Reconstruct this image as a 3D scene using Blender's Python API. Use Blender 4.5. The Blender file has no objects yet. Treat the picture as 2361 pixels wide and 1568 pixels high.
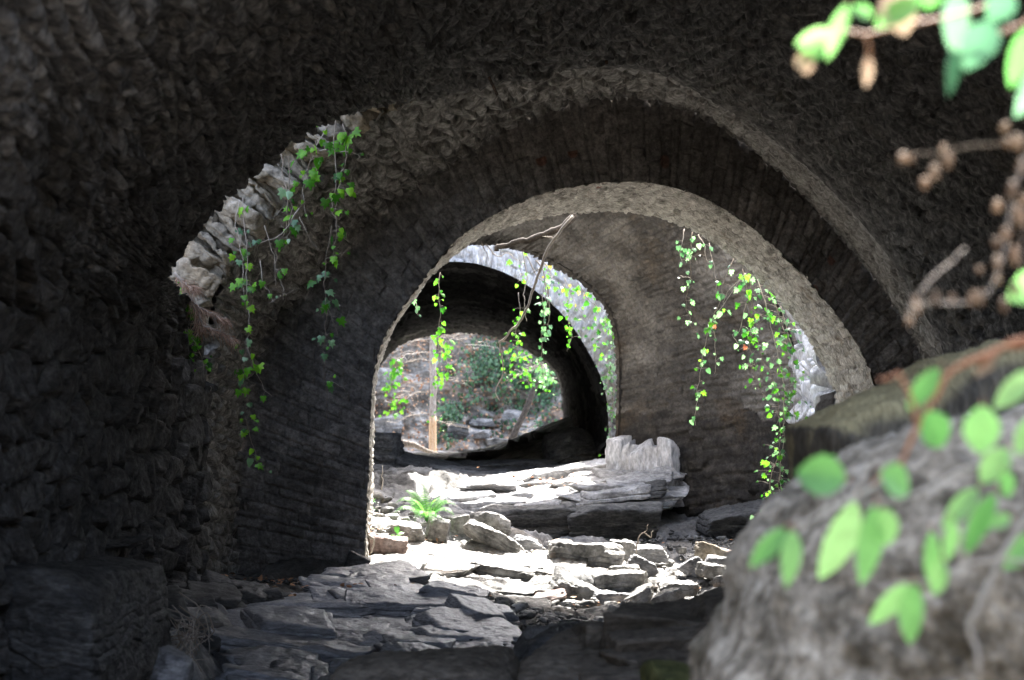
import bpy, math, random
import numpy as np
from mathutils import Vector, Matrix
random.seed(7); RNG = np.random.default_rng(7)
SC = bpy.context.scene
COL = SC.collection
F, CX, HY, CZ = 3935.0, 1180.5, 975.0, 1.6      # focal length in px of a 2361 px wide frame, eye height
R = math.radians

def P(px, py, Y):
    return np.array([(px - CX) * Y / F, Y, CZ + (HY - py) * Y / F])

# ------------------------------------------------------------------ noise
def _hash(ix, iy, iz, seed):
    h = (ix.astype(np.int64) * 374761393 + iy.astype(np.int64) * 668265263 + iz.astype(np.int64) * 2147483647 + seed * 974634777) & 0xFFFFFFFF
    h = ((h ^ (h >> 13)) * 1274126177) & 0xFFFFFFFF
    h = ((h ^ (h >> 16)) * 2246822519) & 0xFFFFFFFF
    h = h ^ (h >> 15)
    return (h & 0xFFFFFF).astype(np.float64) / 16777215.0

def vnoise(p, seed=0):
    i = np.floor(p).astype(np.int64); f = p - i
    f = f * f * f * (f * (f * 6 - 15) + 10)
    out = 0
    for dx in (0, 1):
        wx = f[:, 0] if dx else 1 - f[:, 0]
        for dy in (0, 1):
            wy = f[:, 1] if dy else 1 - f[:, 1]
            for dz in (0, 1):
                wz = f[:, 2] if dz else 1 - f[:, 2]
                out = out + wx * wy * wz * _hash(i[:, 0] + dx, i[:, 1] + dy, i[:, 2] + dz, seed)
    return out * 2 - 1

def fbm(p, octv=4, seed=0, gain=0.5, scale=1.0):
    p = np.asarray(p, float) * scale
    a, s, t = 1.0, 0.0, 0.0
    for o in range(octv):
        s = s + a * vnoise(p, seed + o * 17); t += a
        p = p * 2.03 + 11.3; a *= gain
    return s / t

def sstep(a, b, x):
    t = np.clip((x - a) / (b - a), 0, 1); return t * t * (3 - 2 * t)

def cells(u, v, seed, jit=0.42, pw=2.6, shift=0.5):
    """irregular stone bond: F1, F2, three random numbers per stone and the offset inside it"""
    j0 = np.floor(v).astype(np.int64); i0 = np.floor(u).astype(np.int64)
    n = len(u); F1 = np.full(n, 9.0); F2 = np.full(n, 9.0)
    r = np.zeros((3, n)); du = np.zeros(n); dv = np.zeros(n)
    for dj in (-1, 0, 1):
        j = j0 + dj
        off = shift * (j & 1)
        ib = np.floor(u - off).astype(np.int64)
        for di in (-1, 0, 1):
            i = ib + di
            z = np.zeros_like(i)
            ju = _hash(i, j, z, seed); jv = _hash(i, j, z + 1, seed)
            x = u - (i + off + 0.5 + (ju - 0.5) * 2 * jit); y = v - (j + 0.5 + (jv - 0.5) * 2 * jit * 0.8)
            sz = 0.85 + 0.3 * _hash(i, j, z + 2, seed)
            d = (np.abs(x) ** pw + np.abs(y) ** pw) ** (1 / pw) * sz
            better = d < F1
            F2 = np.where(better, F1, np.minimum(F2, d))
            F1 = np.where(better, d, F1)
            for k in range(3):
                r[k] = np.where(better, _hash(i, j, z + 3 + k, seed), r[k])
            du = np.where(better, x, du); dv = np.where(better, y, dv)
    return F1, F2, r, du, dv

def stones(u, v, su, sv, seed, amp=0.05, tilt=0.6, joint=0.16, warp=0.25, jit=0.42, rnd=0.0, pw=2.6):
    """relief (m) of rubble masonry; u, v in metres, su, sv the stone size. Returns height, tone, joint mask"""
    q = np.stack([u / su, v / sv, np.full_like(u, seed * 3.7)], 1)
    w1 = fbm(q * 0.9, 3, seed + 1) * warp; w2 = fbm(q * 0.9 + 40, 3, seed + 2) * warp
    F1, F2, r, du, dv = cells(u / su + w1, v / sv + w2, seed, jit, pw)
    e = F2 - F1
    prof = sstep(0.0, joint, e)
    dome = rnd * (0.5 - np.clip(F1, 0, 0.7)) 
    h = prof * (0.35 + 0.65 * r[0] + tilt * ((r[1] - 0.5) * du + (r[2] - 0.5) * dv) * 2 + dome)
    return (h - 0.5) * amp, r[0] * 0.3 + r[1] * 0.7, 1 - prof

def bond(u, v, su, sv, seed, amp=.04, tilt=.6, joint=.012, warp=.03, vary=.6, round_=.3):
    """coursed masonry: rows of uneven height along u, each row cut into stones of uneven length. Flat tilted faces, recessed joints"""
    q = np.stack([u * 1.3, v * 1.3, np.full_like(u, seed * 1.7)], 1)
    y = (v + fbm(q, 3, seed + 1, .5, 1.0) * warp) / sv
    zz = np.zeros(len(u), np.int64)
    def cut(x, key, sd, amt):
        i = np.floor(x).astype(np.int64)
        b0 = i + (_hash(i, key, zz, sd) - .5) * amt; b1 = i + 1 + (_hash(i + 1, key, zz, sd) - .5) * amt
        lo = x < b0; hi = x >= b1; i = i - lo + hi
        b0 = i + (_hash(i, key, zz, sd) - .5) * amt; b1 = i + 1 + (_hash(i + 1, key, zz, sd) - .5) * amt
        return i, x - b0, b1 - x, b1 - b0
    j, e0, e1, wv = cut(y, zz, seed, vary)
    x = (u + fbm(q + 30, 3, seed + 2, .5, 1.4) * warp * 1.6) / su + _hash(j, zz, zz + 1, seed) * 7.3
    i, f0, f1, wu = cut(x, j, seed + 5, vary)
    wob = fbm(q * 9, 3, seed + 3, .55, 1.0) * joint * .8
    e = np.minimum(np.minimum(e0, e1) * sv, np.minimum(f0, f1) * su) + wob
    r0, r1, r2 = _hash(i, j, zz + 2, seed), _hash(i, j, zz + 3, seed), _hash(i, j, zz + 4, seed)
    du = (f0 / wu - .5); dv = (e0 / wv - .5)
    prof = sstep(-.003, joint, e)
    h = prof * (.30 + .70 * r0 + tilt * ((r1 - .5) * du + (r2 - .5) * dv) * 2 + round_ * np.clip(e / (.5 * sv), 0, 1) * .5)
    return (h - .5) * amp, r0 * .3 + r1 * .7, 1 - prof

# ------------------------------------------------------------------ curves and meshes
def spline(pts, n, dense=16, proj=False):
    p = np.array(pts, float)
    e = np.vstack([2 * p[0] - p[1], p, 2 * p[-1] - p[-2]])
    t = np.linspace(0, 1, dense, endpoint=False)[:, None]
    out = []
    for k in range(len(p) - 1):
        a, b, c, d = e[k], e[k + 1], e[k + 2], e[k + 3]
        out.append(0.5 * (2 * b + (c - a) * t + (2 * a - 5 * b + 4 * c - d) * t ** 2 + (3 * b - a - 3 * c + d) * t ** 3))
    out.append(p[-1:]); q = np.vstack(out)
    m = np.stack([q[:, 0], q[:, 2] - CZ], 1) / np.maximum(q[:, 1:2], .5) if proj else q
    s = np.concatenate([[0], np.cumsum(np.linalg.norm(np.diff(m, axis=0), axis=1))])
    x = np.linspace(0, s[-1], n)
    return np.stack([np.interp(x, s, q[:, k]) for k in range(3)], 1)

def raw_mesh(name, V, Fc, mats, parent=None, attrs=None, smooth=True, mi=None):
    me = bpy.data.meshes.new(name)
    V = np.asarray(V, np.float32)
    if isinstance(Fc, np.ndarray):
        nf, k = Fc.shape
        me.vertices.add(len(V)); me.vertices.foreach_set('co', V.ravel())
        me.loops.add(nf * k); me.loops.foreach_set('vertex_index', Fc.astype(np.int32).ravel())
        me.polygons.add(nf); me.polygons.foreach_set('loop_start', np.arange(0, nf * k, k, dtype=np.int32))
        me.update(calc_edges=True)
    else:
        me.from_pydata(V.tolist(), [], Fc)
    if smooth: me.polygons.foreach_set('use_smooth', np.ones(len(me.polygons), bool))
    if mi is not None: me.polygons.foreach_set('material_index', np.asarray(mi, np.int32))
    for k, a in (attrs or {}).items():
        at = me.attributes.new(k, 'FLOAT', 'POINT'); at.data.foreach_set('value', np.asarray(a, np.float32))
    for m in (mats if isinstance(mats, (list, tuple)) else [mats]): me.materials.append(m)
    me.validate()
    o = bpy.data.objects.new(name, me); COL.objects.link(o)
    if parent is not None: o.parent = parent
    return o

def grid_faces(nu, nv, off=0, closed=False):
    i = np.arange(nu - 1)[:, None]; j = np.arange(nv if closed else nv - 1)[None, :]
    a = i * nv + j; b = i * nv + (j + 1) % nv
    return np.stack([a, b, b + nv, a + nv], -1).reshape(-1, 4) + off

def grid_normals(G, ref=None):
    du = np.gradient(G, axis=0); dv = np.gradient(G, axis=1)
    n = np.cross(du, dv); n /= np.linalg.norm(n, axis=2, keepdims=True) + 1e-12
    if ref is not None:
        n = n * (1.0 if np.sum(n * (ref - G)) > 0 else -1.0)
    return n

def tag(o, label=None, cat=None, group=None, kind=None):
    if label: o['label'] = label
    if cat: o['category'] = cat
    if group: o['group'] = group
    if kind: o['kind'] = kind
    return o

def empty(name, loc, label, cat, group=None):
    o = bpy.data.objects.new(name, None); COL.objects.link(o); o.location = loc
    o.empty_display_size = 0.2
    return tag(o, label, cat, group)

def put(o, parent):
    """hang a world-space mesh under an Empty"""
    o.parent = parent; o.matrix_parent_inverse = Matrix.Translation(-parent.location)
    return o

class MB:
    def __init__(s): s.v = []; s.f = []; s.t = []; s.m = []
    def add(s, V, Fc, tone=0.5, m=0):
        o = len(s.v); s.v.extend([tuple(x) for x in V]); s.f.extend([tuple(i + o for i in f) for f in Fc])
        s.t.extend([tone] * len(V) if np.isscalar(tone) else list(tone)); s.m.extend([m] * len(Fc))
    def tube(s, path, r0, r1, sides=6, tone=0.5, m=0, knob=0.0):
        path = [np.array(p, float) for p in path]; n = len(path)
        V = []; Fc = []
        for k, p in enumerate(path):
            d = path[min(k + 1, n - 1)] - path[max(k - 1, 0)]; d = d / (np.linalg.norm(d) + 1e-9)
            a = np.cross(d, [0.31, 0.9, 0.2]); a /= np.linalg.norm(a) + 1e-9; b = np.cross(d, a)
            r = (r0 + (r1 - r0) * k / max(n - 1, 1)) * (1 + knob * random.uniform(-1, 1))
            for q in range(sides):
                w = 2 * math.pi * q / sides; V.append(p + r * (math.cos(w) * a + math.sin(w) * b))
        for k in range(n - 1):
            for q in range(sides):
                q2 = (q + 1) % sides
                Fc.append((k * sides + q, k * sides + q2, (k + 1) * sides + q2, (k + 1) * sides + q))
        Fc.append(tuple(range(sides))[::-1]); Fc.append(tuple((n - 1) * sides + q for q in range(sides)))
        s.add(V, Fc, tone, m)
    def build(s, name, mats, parent=None, smooth=True):
        o = raw_mesh(name, s.v, s.f, mats, None, {'tone': s.t}, smooth, s.m)
        if parent is not None: put(o, parent)
        return o

# ------------------------------------------------------------------ materials
def mat(name, ramp, rough=0.9, spec=0.3, scale=6.0, bump=0.6, bdist=0.01, bscale=30.0, tone_w=0.5, stain=None, trans=None, aniso=None, stain_attr=None):
    """ramp: colours from dark to light; mixes the stone tone with fractal noise. stain = (colour, scale, lo, hi)"""
    m = bpy.data.materials.new(name); m.use_nodes = True
    nt = m.node_tree; N = nt.nodes; L = nt.links; N.clear()
    out = N.new('ShaderNodeOutputMaterial'); bs = N.new('ShaderNodeBsdfPrincipled')
    bs.inputs['Roughness'].default_value = rough; bs.inputs['Specular IOR Level'].default_value = spec
    tc = N.new('ShaderNodeTexCoord'); vec = tc.outputs['Object']
    if aniso:
        mp = N.new('ShaderNodeMapping'); mp.inputs['Scale'].default_value = aniso; L.new(vec, mp.inputs['Vector']); vec = mp.outputs['Vector']
    n1 = N.new('ShaderNodeTexNoise'); n1.inputs['Scale'].default_value = scale; n1.inputs['Detail'].default_value = 8; n1.inputs['Roughness'].default_value = 0.62
    L.new(vec, n1.inputs['Vector'])
    at = N.new('ShaderNodeAttribute'); at.attribute_name = 'tone'
    mx = N.new('ShaderNodeMix'); mx.data_type = 'FLOAT'; mx.inputs['Factor'].default_value = tone_w
    sx = N.new('ShaderNodeMapRange'); sx.inputs['From Min'].default_value = 0.34; sx.inputs['From Max'].default_value = 0.66
    L.new(n1.outputs['Fac'], sx.inputs['Value']); L.new(sx.outputs['Result'], mx.inputs['A']); L.new(at.outputs['Fac'], mx.inputs['B'])
    cr = N.new('ShaderNodeValToRGB'); el = cr.color_ramp.elements
    while len(el) < len(ramp): el.new(0.5)
    for k, c in enumerate(ramp):
        el[k].position = 0.12 + 0.76 * k / (len(ramp) - 1); el[k].color = (*c, 1)
    L.new(mx.outputs['Result'], cr.inputs['Fac']); colr = cr.outputs['Color']
    for sc_, (col, s_, lo, hi) in enumerate(stain or []):
        n2 = N.new('ShaderNodeTexNoise'); n2.inputs['Scale'].default_value = s_; n2.inputs['Detail'].default_value = 7; n2.inputs['Roughness'].default_value = 0.65
        ad = N.new('ShaderNodeVectorMath'); ad.operation = 'ADD'; ad.inputs[1].default_value = (13.1 * (sc_ + 1), 5.7, 2.2)
        L.new(tc.outputs['Object'], ad.inputs[0]); L.new(ad.outputs['Vector'], n2.inputs['Vector'])
        mr = N.new('ShaderNodeMapRange'); mr.inputs['From Min'].default_value = lo; mr.inputs['From Max'].default_value = hi
        L.new(n2.outputs['Fac'], mr.inputs['Value'])
        m2 = N.new('ShaderNodeMix'); m2.data_type = 'RGBA'; m2.inputs['B'].default_value = (*col, 1)
        L.new(mr.outputs['Result'], m2.inputs['Factor']); L.new(colr, m2.inputs['A']); colr = m2.outputs['Result']
    for (an, col) in (stain_attr or []):
        a2 = N.new('ShaderNodeAttribute'); a2.attribute_name = an
        m2 = N.new('ShaderNodeMix'); m2.data_type = 'RGBA'; m2.inputs['B'].default_value = (*col, 1)
        L.new(a2.outputs['Fac'], m2.inputs['Factor']); L.new(colr, m2.inputs['A']); colr = m2.outputs['Result']
    nv_ = N.new('ShaderNodeTexNoise'); nv_.inputs['Scale'].default_value = bscale * .9; nv_.inputs['Detail'].default_value = 9; nv_.inputs['Roughness'].default_value = 0.7; L.new(vec, nv_.inputs['Vector'])
    mv = N.new('ShaderNodeMapRange'); mv.inputs['From Min'].default_value = .33; mv.inputs['From Max'].default_value = .67; mv.inputs['To Min'].default_value = .5 if bump else .85; mv.inputs['To Max'].default_value = 1.35 if bump else 1.15
    L.new(nv_.outputs['Fac'], mv.inputs['Value']); mm_ = N.new('ShaderNodeMix'); mm_.data_type = 'RGBA'; mm_.blend_type = 'MULTIPLY'; mm_.inputs['Factor'].default_value = 1
    L.new(colr, mm_.inputs['A']); L.new(mv.outputs['Result'], mm_.inputs['B']); colr = mm_.outputs['Result']
    L.new(colr, bs.inputs['Base Color'])
    if bump:
        n3 = N.new('ShaderNodeTexNoise'); n3.inputs['Scale'].default_value = bscale * .7; n3.inputs['Detail'].default_value = 6; n3.inputs['Roughness'].default_value = 0.6
        L.new(vec, n3.inputs['Vector'])
        bp = N.new('ShaderNodeBump'); bp.inputs['Strength'].default_value = bump; bp.inputs['Distance'].default_value = bdist * 2.2
        L.new(n3.outputs['Fac'], bp.inputs['Height']); L.new(bp.outputs['Normal'], bs.inputs['Normal'])
    sh = bs.outputs['BSDF']
    if trans:
        tl = N.new('ShaderNodeBsdfTranslucent'); hs = N.new('ShaderNodeMix'); hs.data_type = 'RGBA'; hs.blend_type = 'MULTIPLY'; hs.inputs['Factor'].default_value = 1
        hs.inputs['B'].default_value = (*trans[1], 1); L.new(colr, hs.inputs['A']); L.new(hs.outputs['Result'], tl.inputs['Color'])
        ms = N.new('ShaderNodeMixShader'); ms.inputs['Fac'].default_value = trans[0]
        L.new(bs.outputs['BSDF'], ms.inputs[1]); L.new(tl.outputs['BSDF'], ms.inputs[2]); sh = ms.outputs['Shader']
    L.new(sh, out.inputs['Surface'])
    return m

M = {}
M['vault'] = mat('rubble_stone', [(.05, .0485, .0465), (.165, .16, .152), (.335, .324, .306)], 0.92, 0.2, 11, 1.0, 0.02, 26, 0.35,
                 stain=[((.22, .20, .165), 1.1, .55, .8)], stain_attr=[('lime', (.05, .046, .041))])  # the attribute colour is the shade painted on the lower flank
M['lit_rubble'] = mat('lit_rubble_stone', [(.12, .113, .103), (.32, .305, .28), (.54, .52, .485)], 0.92, 0.2, 11, 1.0, 0.02, 26, 0.35, stain_attr=[('lime', (.66, .65, .63))])  # lighter copy of the vault stone, bounce light put into its colour
M['wall'] = mat('coursed_stone', [(.11, .104, .098), (.21, .197, .185), (.36, .34, .32)], 0.92, 0.2, 9, 0.9, 0.015, 28, 0.45, stain_attr=[('lime', (.2, .11, .085)), ('wet_or_shade', (.05, .046, .042))])
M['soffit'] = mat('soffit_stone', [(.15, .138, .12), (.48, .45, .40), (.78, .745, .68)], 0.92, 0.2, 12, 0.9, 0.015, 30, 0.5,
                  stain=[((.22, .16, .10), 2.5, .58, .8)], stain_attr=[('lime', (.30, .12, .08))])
M['ring'] = mat('ring_stone', [(.19, .165, .13), (.34, .30, .24), (.48, .43, .36)], 0.9, 0.25, 5, 0.8, 0.012, 24, 0.5, stain=[((.42, .33, .22), 1.5, .52, .75)])
M['pale'] = mat('pale_limestone', [(.17, .168, .165), (.42, .415, .41), (.66, .655, .655)], 0.8, 0.3, 4, 0.8, 0.012, 22, 0.45)
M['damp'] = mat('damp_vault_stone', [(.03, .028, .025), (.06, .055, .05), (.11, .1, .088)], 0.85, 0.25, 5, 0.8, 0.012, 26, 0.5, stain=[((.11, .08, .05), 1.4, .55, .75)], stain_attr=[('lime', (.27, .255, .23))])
M['shade_black'] = mat('shade_black_vault_stone', [(.012, .011, .01), (.03, .028, .025), (.06, .055, .05)], 0.95, 0.1, 5, 0.8, 0.012, 26, 0.5, stain_attr=[('lime', (.34, .32, .29))])  # deep tunnel shade put into the stone colour
M['lime_lit'] = mat('lime_lit_stone', [(.4, .4, .41), (.66, .66, .67), (.84, .84, .85)], 0.75, 0.3, 4, 0.8, 0.012, 14, 0.45, aniso=(2, 2, .6))  # streaky lime white, raised so that wall, ring and pier look lit
M['slate'] = mat('slate_rock', [(.13, .13, .135), (.26, .26, .265), (.40, .395, .385)], 0.62, 0.5, 4, 0.7, 0.012, 20, 0.45, aniso=(1, 1, 3),
                 stain=[((.25, .21, .16), 0.9, .56, .8)])
M['ledge'] = mat('blue_slate', [(.10, .103, .112), (.24, .246, .262), (.39, .397, .418)], 0.36, 0.9, 5, 0.7, 0.01, 24, 0.55, aniso=(1, 1, 3), stain=[((.2, .17, .13), 1.1, .6, .8)])
M['bed'] = mat('river_bed_rock', [(.09, .09, .09), (.22, .216, .21), (.38, .375, .36)], 0.75, 0.25, 3, 0.8, 0.012, 20, 0.4,
               stain=[((.16, .13, .09), 0.8, .55, .72)], stain_attr=[('lime', (.045, .04, .034))])
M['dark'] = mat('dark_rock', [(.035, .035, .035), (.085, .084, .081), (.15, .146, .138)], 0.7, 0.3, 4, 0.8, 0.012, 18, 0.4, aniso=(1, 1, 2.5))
M['brown'] = mat('brown_rock', [(.07, .06, .045), (.14, .12, .095), (.2, .175, .14)], 0.85, 0.2, 4, 0.7, 0.012, 18, 0.4, aniso=(1, 1, 2.5))
M['boulder'] = mat('boulder_stone', [(.05, .049, .046), (.22, .215, .2), (.45, .44, .42)], 0.7, 0.35, 4, 0.8, 0.01, 22, 0.35,
                   stain=[((.36, .27, .19), 1.8, .56, .78)])
M['near'] = mat('mottled_boulder', [(.075, .067, .05), (.21, .19, .15), (.39, .36, .295)], 0.9, 0.15, 10, 0.8, 0.012, 34, 0.15,
                stain=[((.055, .06, .035), 5, .58, .72), ((.36, .34, .3), 12, .62, .76)])
M['mossy'] = mat('mossy_rock', [(.05, .045, .035), (.10, .09, .07), (.15, .13, .09)], 0.9, 0.2, 5, 0.8, 0.012, 25, 0.3, aniso=(4, 1, .5),
                 stain_attr=[('lime', (.36, .31, .17))])
M['reddish'] = mat('reddish_stone', [(.2, .14, .12), (.34, .25, .22), (.46, .38, .35)], 0.8, 0.3, 4, 0.7, 0.01, 24, 0.3)
M['soil'] = mat('hill_soil', [(.06, .052, .042), (.18, .162, .138), (.38, .355, .315)], 0.95, 0.1, 1.8, 0.8, 0.03, 10, 0.35,
                stain=[((.30, .18, .11), 1.3, .53, .68), ((.46, .44, .4), 0.7, .56, .7)])
M['bark'] = mat('grey_bark', [(.22, .18, .15), (.38, .33, .29), (.5, .46, .42)], 0.9, 0.2, 8, 0.8, 0.01, 30, 0.2, aniso=(4, 4, 1))
M['barebark'] = mat('stripped_bark', [(.5, .3, .16), (.62, .42, .26), (.7, .52, .36)], 0.85, 0.2, 8, 0.3, 0.004, 30, 0.2, aniso=(4, 4, 1))
M['twig'] = mat('dry_twig', [(.2, .16, .12), (.36, .31, .26), (.5, .45, .39)], 0.9, 0.2, 8, 0, tone_w=0.8)
M['darktwig'] = mat('dark_branch', [(.03, .025, .02), (.07, .06, .05), (.12, .1, .09)], 0.9, 0.2, 12, 0.6, 0.005, 40, 0.4)
M['needle'] = mat('dead_needles', [(.22, .12, .07), (.42, .27, .19), (.6, .45, .35)], 0.9, 0.2, 8, 0, tone_w=0.8)
M['rust'] = mat('rusty_iron', [(.03, .022, .018), (.08, .05, .035), (.13, .08, .05)], 0.85, 0.3, 20, 0.5, 0.003, 60, 0.2)
M['ivy'] = mat('ivy_leaf', [(.03, .13, .02), (.09, .29, .03), (.2, .46, .05)], 0.38, 0.5, 6, 0, tone_w=0.9, trans=(.5, (1.1, 1.45, .7)))
M['ivylit'] = mat('ivy_leaf_lit', [(.06, .2, .02), (.15, .42, .03), (.3, .6, .05)], 0.38, 0.5, 6, 0, tone_w=0.9, trans=(.5, (1.1, 1.4, .7)))  # lighter copy of the ivy colour with the slot's daylight painted in
M['ivyblue'] = mat('ivy_leaf_cool', [(.06, .15, .08), (.15, .30, .16), (.32, .50, .32)], 0.32, 0.6, 6, 0, tone_w=0.9, trans=(.35, (1.3, 1.6, 1.0)))
M['ivyyoung'] = mat('ivy_leaf_young', [(.06, .2, .02), (.13, .36, .04), (.28, .5, .07)], 0.45, 0.4, 6, 0, tone_w=0.9, trans=(.45, (.95, 1.35, .6)))
M['ivydark'] = mat('ground_ivy', [(.02, .06, .025), (.05, .12, .05), (.12, .22, .11)], 0.4, 0.5, 6, 0, tone_w=0.9, trans=(.25, (1.2, 1.5, .9)))
M['redleaf'] = mat('red_leaf', [(.45, .12, .06), (.6, .22, .12), (.7, .35, .2)], 0.5, 0.3, 6, 0, tone_w=0.9, trans=(.4, (1.2, 1, .9)))
M['yellowleaf'] = mat('yellow_leaf', [(.5, .42, .05), (.7, .58, .1), (.8, .7, .2)], 0.5, 0.3, 6, 0, tone_w=0.9, trans=(.4, (1.2, 1.1, .8)))
M['litter'] = mat('leaf_litter', [(.22, .10, .05), (.42, .22, .12), (.55, .36, .22)], 0.8, 0.2, 6, 0, tone_w=0.9)
M['fern'] = mat('fern_green', [(.06, .2, .05), (.13, .33, .09), (.25, .48, .15)], 0.5, 0.4, 6, 0, tone_w=0.9, trans=(.45, (1.3, 1.5, .9)))
M['near_leaf'] = mat('pale_green_leaf', [(.12, .33, .10), (.20, .45, .16), (.32, .56, .25)], 0.42, 0.5, 4, 0, tone_w=0.85, trans=(.5, (1.4, 1.5, 1.1)))
M['cool_leaf'] = mat('cool_green_leaf', [(.06, .18, .09), (.12, .26, .16), (.2, .35, .23)], 0.35, 0.6, 4, 0, tone_w=0.85, trans=(.4, (1.3, 1.5, 1.2)))
M['dry_leaf'] = mat('brown_dry_leaf', [(.18, .13, .09), (.32, .24, .17), (.44, .35, .26)], 0.7, 0.3, 6, 0, tone_w=0.8, trans=(.35, (1.2, 1.1, 1)))
M['redstem'] = mat('red_stem', [(.25, .1, .05), (.36, .16, .08), (.46, .24, .13)], 0.6, 0.4, 6, 0, tone_w=0.8)
M['greystem'] = mat('grey_stem', [(.3, .29, .26), (.44, .43, .4), (.55, .54, .5)], 0.7, 0.3, 6, 0, tone_w=0.8)
M['moss'] = mat('moss', [(.04, .045, .02), (.075, .08, .03), (.12, .12, .05)], 0.95, 0.1, 10, 0.8, 0.01, 60, 0.2)
# ------------------------------------------------------------------ vaults
AX = -0.082                                     # the passage drifts this far to the left for every metre of depth
YF = 28.5
def prof(pts, Y): return [P(p[0], p[1], p[2] if len(p) > 2 else Y) for p in pts]

B0 = prof([(452, 1420), (455, 1330), (462, 1100), (470, 900), (480, 760), (500, 660), (560, 585), (640, 495), (735, 388), (795, 322), (860, 275), (930, 240), (1010, 221),
           (1130, 190), (1280, 160), (1400, 148), (1520, 165), (1640, 225), (1760, 300), (1880, 395), (2000, 520), (2090, 640), (2160, 760), (2200, 870), (2215, 1000), (2230, 1500)], 15.4)
A1 = prof([(458, 1420), (461, 1330), (468, 1100), (474, 900), (455, 780, 15.2), (420, 695, 14.4), (385, 645, 13.4), (415, 585, 13.2), (460, 523, 13.2), (555, 430, 13.2), (625, 372, 13.2), (700, 308, 13.4),
           (770, 272, 13.9), (840, 254, 14.7), (930, 240), (1010, 226), (1130, 195), (1280, 165), (1400, 154), (1518, 171), (1636, 231), (1755, 305), (1875, 399),
           (1994, 523), (2084, 643), (2153, 762), (2193, 871), (2208, 1000), (2223, 1500)], 15.43)
A0 = [p + np.array([-AX * (p[1] - 3.2) * (1 - .8 * float(sstep(3.0, 1.7, p[2])) * (p[0] < 0)), 5.0 - p[1], 0.0]) for p in A1]
B1 = prof([(535, 1420), (540, 1290), (548, 1150), (560, 980), (590, 830), (640, 735), (720, 640), (800, 560), (880, 480), (960, 425), (1040, 380), (1120, 325), (1200, 283), (1290, 246), (1370, 228), (1450, 224), (1540, 240),
           (1630, 275), (1720, 335), (1800, 400), (1880, 480), (1950, 560), (2020, 650), (2080, 740), (2130, 840), (2145, 950), (2150, 1500)], 17.0)
C0 = prof([(838, 1440), (840, 1330), (843, 1200), (850, 1080), (854, 950), (863, 850), (885, 780), (920, 718), (960, 665), (1000, 612), (1060, 547), (1150, 490), (1240, 450), (1330, 428), (1440, 419), (1540, 430), (1640, 465), (1740, 530),
           (1830, 610), (1900, 690), (1960, 770), (2000, 835), (2025, 920), (2040, 1050), (2050, 1450)], 17.0)
C1 = prof([(856, 1400), (857, 1300), (858, 1180), (860, 1080), (862, 950), (870, 850), (905, 765), (930, 722), (975, 660), (1010, 622), (1060, 580), (1110, 548), (1180, 521), (1260, 500), (1340, 490), (1430, 488), (1530, 505), (1610, 540), (1690, 592),
           (1760, 655), (1840, 748), (1900, 850), (1932, 945), (1945, 1050), (1950, 1400)], 19.6)
D0 = prof([(690, 1330), (700, 1100), (730, 850), (800, 680), (900, 560), (1020, 480), (1160, 435), (1300, 420), (1440, 432), (1580, 480), (1700, 570), (1790, 700), (1840, 850), (1860, 1000), (1850, 1330)], 23.0)
DM = prof([(690, 1300), (700, 1000), (725, 810), (800, 680), (890, 590), (1000, 535), (1120, 510), (1240, 515), (1340, 545), (1440, 610), (1520, 700), (1575, 800), (1605, 900), (1615, 1000), (1615, 1300)], 24.5)
D1 = prof([(690, 1300, 28.3), (700, 1000, 28.3), (730, 820, 28.3), (790, 710, 28.3), (870, 635, 28.2), (950, 592, 27.6), (1040, 570, 28.2), (1120, 565, 26.7), (1190, 577, 25.7), (1250, 600), (1330, 648), (1392, 710), (1416, 780), (1421, 870), (1420, 960), (1415, 1060), (1412, 1300)], 25.3)
F0 = prof([(762, 1300), (765, 1100), (768, 900), (800, 780), (860, 690), (940, 630), (1010, 608), (1060, 604), (1120, 614), (1200, 648), (1290, 718), (1350, 800), (1392, 890), (1403, 980), (1400, 1060), (1398, 1300)], YF)
F1 = prof([(842, 1180), (848, 1050), (850, 950), (860, 885), (885, 832), (922, 797), (980, 776), (1060, 768), (1130, 775), (1200, 800), (1250, 832), (1286, 872), (1296, 930), (1300, 1000), (1302, 1180)], 46.0)

def outward(curve, d, mid=None):
    """offset a profile away from its middle"""
    c = np.array(curve); t = np.gradient(c, axis=0); n = np.stack([-t[:, 2], np.zeros(len(c)), t[:, 0]], 1)
    n /= np.linalg.norm(n, axis=1, keepdims=True) + 1e-9
    mid = c.mean(0) if mid is None else mid; s = np.sign(np.sum(n * (c - mid), 1))
    return c + n * np.where(s == 0, 1, s)[:, None] * d

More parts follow.
